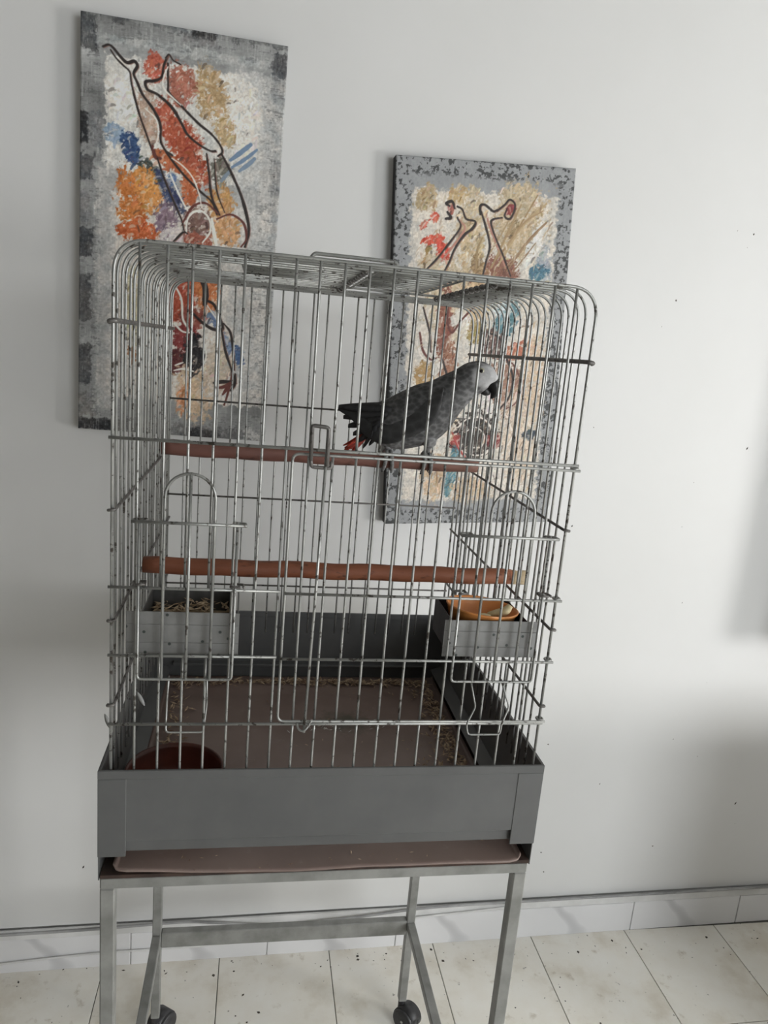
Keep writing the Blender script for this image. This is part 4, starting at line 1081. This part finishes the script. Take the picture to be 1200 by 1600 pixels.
tag(mb.build('seed_mix', M['husk_pale'], smooth=False), 'dry pale seed husks filling the left feeder box', 'seeds', kind='stuff')

# orange bowl in the right feeder
def shell(mb, prof, c, n=36, sx=1, sy=1, tilt=None):
    m_ = MB().lathe(prof, (0, 0, 0), n, sx, sy)
    Rm = tilt or Matrix.Identity(3)
    mb.add([Rm @ Vector(p) + Vector(c) for p in m_.v], m_.f)
prof_o = [(0.020, 0.0), (0.038, 0.004), (0.049, 0.018), (0.0535, 0.034), (0.0555, 0.036), (0.0560, 0.0385), (0.0545, 0.0392), (0.0525, 0.036), (0.047, 0.019), (0.036, 0.0065), (0.018, 0.003)]
mb = MB(); shell(mb, prof_o, (0.5090, 0.0555, 0.1865 + T), 40, 0.98, 0.82, Matrix.Rotation(math.radians(5), 3, 'Y'))
tag(mb.build('bowl', M['orange']), 'small oval orange plastic bowl in the right feeder box', 'bowl')
def food(pts, r, label):
    mb = MB(); mb.tube(smooth_path([(p[0], p[1], p[2] + T) for p in pts], 4), r, 8)
    return tag(mb.build('fruit_slice', M['food']), label, 'fruit', None)
mk = lambda n: [0.0035 + 0.0040 * math.sin(math.pi * (i + 0.6) / (n + 0.2)) for i in range(n)]
food([(0.520, 0.050, 0.2130), (0.532, 0.045, 0.2170), (0.542, 0.040, 0.2225), (0.5495, 0.040, 0.2320)], mk(13), 'curved pale fruit slice leaning on the rim of the orange bowl')
food([(0.496, 0.040, 0.2090), (0.508, 0.038, 0.2125), (0.520, 0.036, 0.2140)], mk(9), 'pale fruit slice lying flat in the middle of the orange bowl')

# clay dish on the tray
prof_c = [(0.045, 0.0), (0.060, 0.003), (0.070, 0.030), (0.0755, 0.058), (0.0765, 0.061), (0.0750, 0.0630), (0.0725, 0.0620), (0.0700, 0.056), (0.065, 0.030), (0.055, 0.008), (0.03, 0.005)]
mb = MB(); shell(mb, prof_c, (0.0690, 0.1520, T - 0.1560), 44)
tag(mb.build('clay_dish', M['clay']), 'round reddish-brown clay dish on the tray behind the front panel', 'dish')

# husks lying on the tray and its flanges
mb = MB(); rng = random.Random(9)
for i in range(620):                                   # along the back edge
    husk(mb, (rng.uniform(0.02, 0.58), 0.592 - abs(rng.gauss(0, 0.012)), TZ + 0.0025 + rng.random() * 0.006), rng.uniform(0, 6.28), rng.uniform(0.004, 0.011), rng)
for i in range(480):                                   # along the right side
    y = rng.uniform(0.07, 0.58); husk(mb, (0.582 - abs(rng.gauss(0, 0.022)), y, TZ + 0.0025 + rng.random() * 0.007), rng.uniform(0, 6.28), rng.uniform(0.004, 0.011), rng)
for i in range(120):                                   # along the left side
    husk(mb, (0.026 + abs(rng.gauss(0, 0.016)), rng.uniform(0.20, 0.58), TZ + 0.0025 + rng.random() * 0.005), rng.uniform(0, 6.28), rng.uniform(0.004, 0.011), rng)
for i in range(70):                                    # strewn over the middle
    husk(mb, (rng.uniform(0.18, 0.57), rng.uniform(0.02, 0.56), TZ + 0.003), rng.uniform(0, 6.28), rng.uniform(0.002, 0.005), rng)
for i in range(60):
    husk(mb, (rng.gauss(0.50, 0.035), rng.gauss(0.22, 0.035), TZ + 0.003), rng.uniform(0, 6.28), rng.uniform(0.003, 0.006), rng)
for i in range(22):                                    # on the tray's front lip
    husk(mb, (rng.uniform(0.02, 0.58), rng.uniform(-0.010, 0.02), TZ + 0.0030), rng.uniform(0, 6.28), rng.uniform(0.0015, 0.004), rng)
tag(mb.build('seed_husks', M['husk'], smooth=False), 'brown seed husks strewn over the cage tray and along its edges', 'husks', kind='stuff')
mb = MB()
for (cx, cy, sx_, sy_, n_) in ((0.335, 0.385, 0.030, 0.010, 34), (0.43, 0.40, 0.016, 0.010, 16)):
    for i in range(n_): husk(mb, (rng.gauss(cx, sx_), rng.gauss(cy, sy_), TZ + 0.0028), rng.uniform(0, 6.28), rng.uniform(0.002, 0.006), rng)
tag(mb.build('droppings', M['dropping'], smooth=False), 'pale droppings in the middle of the brown tray', 'droppings', kind='stuff')

# loose down feathers
def down(loc, d, L, label):
    d = Vector(d).normalized(); s = d.cross(Vector((0, 1, 0))).normalized(); u = s.cross(d)
    v = []; f = []; n = 7
    for i in range(n):
        t = i / (n - 1); w_ = L * 0.15 * math.sin(math.pi * min(0.98, t * 0.92 + 0.06)) ** 0.8
        c = Vector(loc) + d * L * t + u * L * 0.18 * t * t
        v += [c + s * w_, c + u * w_ * 0.25, c - s * w_, c - u * w_ * 0.1]
    for i in range(n - 1):
        for k in range(4): f.append((i * 4 + k, i * 4 + (k + 1) % 4, i * 4 + 4 + (k + 1) % 4, i * 4 + 4 + k))
    f += [(3, 2, 1, 0), tuple((n - 1) * 4 + k for k in range(4))]
    return tag(mesh_obj('down_feather', [p - Vector(loc) for p in v], f, M['down'], None, loc), label, 'feather')
down((-0.0165, 0.10, T + 0.001), (-0.5, 0.1, 0.9), 0.026, 'white down feather caught outside the left rim of the base')
down((0.030, 0.09, T + 0.045), (-0.5, 0.1, 0.8), 0.024, 'white down feather caught inside the left side wires')
down((0.1430, 0.080, TZ + 0.004), (0.25, 0.1, 0.9), 0.020, 'white down feather standing beside the clay dish')

# ------------------------------------------------------------------ parrot
E1 = Vector((1, -0.4, 0)).normalized(); E2 = Vector((0.4, 1, 0)).normalized(); B0 = Vector((0.47, 0.427, 0))
def bp_(s, z, d=0.0): return B0 + E1 * s + E2 * d + Vector((0, 0, z + T))
BODY = [((-0.0956, 0.4752), (-0.1023, 0.4329)), ((-0.074, 0.487), (-0.0839, 0.4102)), ((-0.055, 0.4972), (-0.0615, 0.4003)), ((-0.0363, 0.5086), (-0.0387, 0.3979)), ((-0.0106, 0.5228), (-0.0055, 0.404)), ((0.0152, 0.5323), (0.0336, 0.4205)), ((0.0402, 0.5463), (0.059, 0.4462)), ((0.0605, 0.5574), (0.0772, 0.4791)), ((0.077, 0.5692), (0.0928, 0.5007)), ((0.094, 0.5753), (0.1055, 0.5137)), ((0.1103, 0.5755), (0.1176, 0.5219)), ((0.1264, 0.5677), (0.1269, 0.5332)), ((0.1373, 0.5538), (0.1344, 0.5385))]
BW = [0.017, 0.030, 0.040, 0.046, 0.049, 0.047, 0.041, 0.035, 0.030, 0.0285, 0.0270, 0.0215, 0.0125]
parrot = thing('parrot', 'grey parrot with red tail leaning forward on the upper perch', 'parrot', (0.47, 0.427, 0.3905 + T))

def densify(vals, sub=5):
    pts = smooth_path([tuple(v) + (0,) * (3 - len(v)) for v in vals], sub)
    return pts
tops = densify([t for t, b in BODY]); bots = densify([b for t, b in BODY]); wid = densify([(w_, 0) for w_ in BW])
rings = []
rs = []
for t, b, w_ in zip(tops, bots, wid):
    c = (t + b) / 2; h = (t - b) / 2
    rings.append((c.x, c.y, h.x, h.y, w_.x))
mb = MB(); NR = 28
ring_v = []
def body_ring(cx, cz, hx, hz, w_): return (bp_(cx, cz), E1 * hx + Vector((0, 0, hz)), E2 * w_)
c0 = rings[0]; c1 = rings[-1]
seq = [(c0[0] - 0.010, c0[1] - 0.001, c0[2] * 0.35, c0[3] * 0.35, c0[4] * 0.35), (c0[0] - 0.006, c0[1], c0[2] * 0.75, c0[3] * 0.75, c0[4] * 0.75)] + rings + [(c1[0] + 0.003, c1[1], c1[2] * 0.6, c1[3] * 0.6, c1[4] * 0.6)]
mb.loft([body_ring(*q) for q in seq], NR)
# feathered thighs bulge out of the belly in the same skin
def paint_plumage(o, fn):
    me = o.data; at = me.attributes.new('plumage', 'FLOAT_COLOR', 'POINT')
    loc = world_of(o)
    cols = []
    for v in me.vertices:
        p = v.co + loc - B0
        cols += [*fn(p.dot(E1), p.z - T, p.dot(E2)), 1.0]
    at.data.foreach_set('color', cols)
def smst(a, b, x):
    t = min(1, max(0, (x - a) / (b - a))); return t * t * (3 - 2 * t)
def body_col(s, z, d):
    g = 0.058
    g += 0.040 * smst(0.50, 0.43, z - 0.55 * max(0.0, s - 0.02))      # paler breast and belly
    g += 0.035 * smst(0.44, 0.40, z) * smst(0.03, -0.02, s)          # and vent
    g += 0.075 * smst(0.065, 0.105, s)                                # paler head
    face = math.hypot((s - 0.1215) / 0.029, (z - 0.5500) / 0.0225)
    g2 = 0.50
    k = smst(1.1, 0.75, face)
    g = g * (1 - k) + g2 * k
    if z < 0.415 and -0.075 < s < -0.02: g = g * 0.3 + 0.22 * 0.7
    return (g, g * 1.0, g * 1.015)
body = mb.build('body', M['plumage'], parrot)
paint_plumage(body, body_col)
sub = body.modifiers.new('smooth', 'SUBSURF'); sub.levels = 1; sub.render_levels = 1

WING = [((0.0413, 0.5358), (0.047, 0.5152)), ((0.0296, 0.5324), (0.0463, 0.4867)), ((0.0109, 0.526), (0.039, 0.4633)), ((-0.0125, 0.5167), (0.0191, 0.4432)), ((-0.0395, 0.5035), (-0.0136, 0.424)), ((-0.0665, 0.4865), (-0.0499, 0.4114)), ((-0.0961, 0.4812), (-0.0885, 0.4196)), ((-0.1274, 0.4769), (-0.1212, 0.447)), ((-0.155, 0.4718), (-0.1518, 0.4623))]
WO = [0.034, 0.0415, 0.046, 0.0475, 0.046, 0.041, 0.033, 0.024, 0.017]     # how far out the wing lies
WTH = [0.006, 0.010, 0.0115, 0.0115, 0.0105, 0.009, 0.007, 0.005, 0.003]
for sd in (-1, 1):
    tt = densify([t for t, b in WING]); bb_ = densify([b for t, b in WING]); oo = densify([(a, b) for a, b in zip(WO, WTH)])
    rg = []
    for t, b, o_ in zip(tt, bb_, oo):
        c = (t + b) / 2; h = (t - b) / 2
        # top edge leans in over the back
        up = E1 * h.x + Vector((0, 0, h.y)) - E2 * sd * o_.x * 0.42
        rg.append((bp_(c.x, c.y, sd * o_.x * 0.72), up, E2 * sd * o_.y + Vector((0, 0, o_.y * 0.3))))
    f0 = rg[0]; rg = [(f0[0] + E1 * 0.004, f0[1] * 0.5, f0[2] * 0.5)] + rg
    mb = MB(); mb.loft(rg, 20)
    wg = mb.build('wing', M['wing'], parrot)
    paint_plumage(wg, lambda s, z, d: ((lambda g: (g, g, g * 1.03))(0.042 - 0.024 * smst(-0.02, -0.11, s))))
    for k in range(6):                                   # long flight feathers stacked below one another
        s0, z0_ = -0.045 - 0.006 * k, 0.474 - 0.0085 * k
        s1, z1_ = -0.152 + 0.011 * k, 0.468 - 0.0185 * k * (1 - 0.05 * k)
        v = []; f = []; n = 7
        for i in range(n):
            t = i / (n - 1)
            c = bp_(s0 + (s1 - s0) * t, z0_ + (z1_ - z0_) * t, sd * (0.039 - 0.021 * t + 0.0012 * k))
            w_ = 0.0085 * math.sin(math.pi * (0.22 + 0.70 * t)) ** 0.6
            up = Vector((0, 0, 1)) * w_
            v += [c + up, c + E2 * sd * 0.0012, c - up, c - E2 * sd * 0.0008]
        for i in range(n - 1):
            for q in range(4): f.append((i * 4 + q, i * 4 + (q + 1) % 4, i * 4 + 4 + (q + 1) % 4, i * 4 + 4 + q))
        f += [(3, 2, 1, 0), tuple((n - 1) * 4 + q for q in range(4))]
        fm = MB(); fm.add(v, f); fm.build('flight_feather', M['dark_feather'], wg)
# tail
for k in range(7):
    a = (k - 3) / 3.0
    s0, z0_, d0 = -0.088, 0.436, 0.006 * a
    s1, z1_, d1 = -0.144 + 0.010 * abs(a) + 0.007 * (k % 2), 0.384 + 0.004 * (k % 3) - 0.008 * a, 0.018 * a
    v = []; f = []; n = 6
    for i in range(n):
        t = i / (n - 1)
        c = bp_(s0 + (s1 - s0) * t, z0_ + (z1_ - z0_) * t - 0.004 * math.sin(math.pi * t), d0 + (d1 - d0) * t)
        w_ = 0.0060 * math.sin(math.pi * (0.25 + 0.68 * t)) ** 0.7
        sv = (E2 * 0.75 + (E1 * 0.45 + Vector((0, 0, -0.45)))) * w_
        nv_ = Vector((0, 0, 1)) * 0.0009 + E1 * -0.0005
        v += [c + sv, c + nv_, c - sv, c - nv_]
    for i in range(n - 1):
        for q in range(4): f.append((i * 4 + q, i * 4 + (q + 1) % 4, i * 4 + 4 + (q + 1) % 4, i * 4 + 4 + q))
    f += [(3, 2, 1, 0), tuple((n - 1) * 4 + q for q in range(4))]
    fm = MB(); fm.add(v, f); o = fm.build('tail_feather', M['red_feather'], parrot)
    if k == 0: o['label'] = 'short red tail feather'
# beak: upper hook and lower mandible, lofted along their curve
def horn(name, spine, rad, wid_, mat):
    sp = smooth_path([(s, z, 0) for s, z in spine], 4); rr = densify([(a, b) for a, b in zip(rad, wid_)], 4)
    rg = []
    for i, (p, r_) in enumerate(zip(sp, rr)):
        q = sp[min(i + 1, len(sp) - 1)] - sp[max(i - 1, 0)]
        q = Vector((q.x, q.y)).normalized()
        rg.append((bp_(p.x, p.y), (E1 * -q.y + Vector((0, 0, q.x))) * r_.x, E2 * r_.y))
    mb = MB(); mb.loft(rg, 14); return mb.build(name, mat, parrot)
horn('upper_beak', [(0.1215, 0.5400), (0.1310, 0.5375), (0.1365, 0.5300), (0.1362, 0.5205), (0.1310, 0.5105)], [0.0088, 0.0125, 0.0116, 0.0084, 0.0016], [0.0112, 0.0112, 0.0096, 0.0066, 0.0012], M['beak'])
horn('lower_beak', [(0.1045, 0.5305), (0.1140, 0.5258), (0.1225, 0.5217), (0.1285, 0.5200)], [0.0050, 0.0088, 0.0078, 0.0030], [0.0090, 0.0092, 0.0070, 0.0025], M['beak'])
def ball(name, c, r, mat, flat=1.0, n=14):
    prof = [(max(1e-4, math.sin(t)), -math.cos(t)) for t in [math.pi * k / 10 for k in range(11)]]
    m_ = MB().lathe(prof, n=n); mb = MB()
    mb.add([c + E1 * p[0] * r + Vector((0, 0, p[1] * r)) + E2 * p[2] * r * flat for p in [(q[0], q[2], q[1]) for q in m_.v]], [f[::-1] for f in m_.f])
    return mb.build(name, mat, parrot)
for sd in (-1, 1):
    ball('eye', bp_(0.1100, 0.5588, sd * 0.0232), 0.0056, M['eye'], 0.7)
    ball('pupil', bp_(0.1102, 0.5588, sd * 0.0258), 0.0034, M['pupil'], 0.7)
    ball('nostril', bp_(0.1318, 0.5475, sd * 0.0122), 0.0016, M['pupil'], 0.6, 8)
# legs and gripping toes: two in front and two behind the perch
PY, PZ, PR = 0.436, 0.3762, 0.0146
for (s, dd, ax_) in ((-0.052, -0.010, 0), (0.030, -0.012, 1)):
    hip = bp_(s - 0.004, 0.418, dd)
    ank = Vector((hip.x + 0.004, PY - 0.002, PZ + PR + 0.0055 + T))
    mb = MB(); mb.tube([hip + Vector((0, 0, 0.012)), hip, (hip + ank) / 2 + Vector((0, 0, 0.003)), ank], [0.016, 0.0135, 0.0075, 0.0055], 12)
    lg = mb.build('leg', M['plumage'], parrot)
    paint_plumage(lg, lambda s_, z_, d_: (0.20, 0.20, 0.202))
    for k, (ox, sg, L) in enumerate(((-0.006, -1, 150), (0.007, -1, 165), (-0.005, 1, 120), (0.006, 1, 130))):
        pts = [ank]
        for j in range(9):
            ang = math.radians(6 + (L - 6) * j / 8.0) * sg
            pts.append(Vector((ank.x + ox * (0.5 + 0.9 * j / 8), PY + math.sin(ang) * (PR + 0.0048), PZ + T + math.cos(ang) * (PR + 0.0048))))
        mb = MB(); mb.tube(pts, [0.0058] + [0.0048 - 0.0002 * j for j in range(9)], 8)
        toe = mb.build('toe', M['leg'], lg)
        d_ = (pts[-1] - pts[-2]).normalized()
        mb = MB(); out = (pts[-1] - Vector((pts[-1].x, PY, PZ + T))).normalized()
        mb.tube([pts[-1], pts[-1] + d_ * 0.005 + out * 0.001, pts[-1] + d_ * 0.010 - out * 0.0008], [0.0028, 0.0018, 0.0005], 6)
        mb.build('claw', M['claw'], lg)
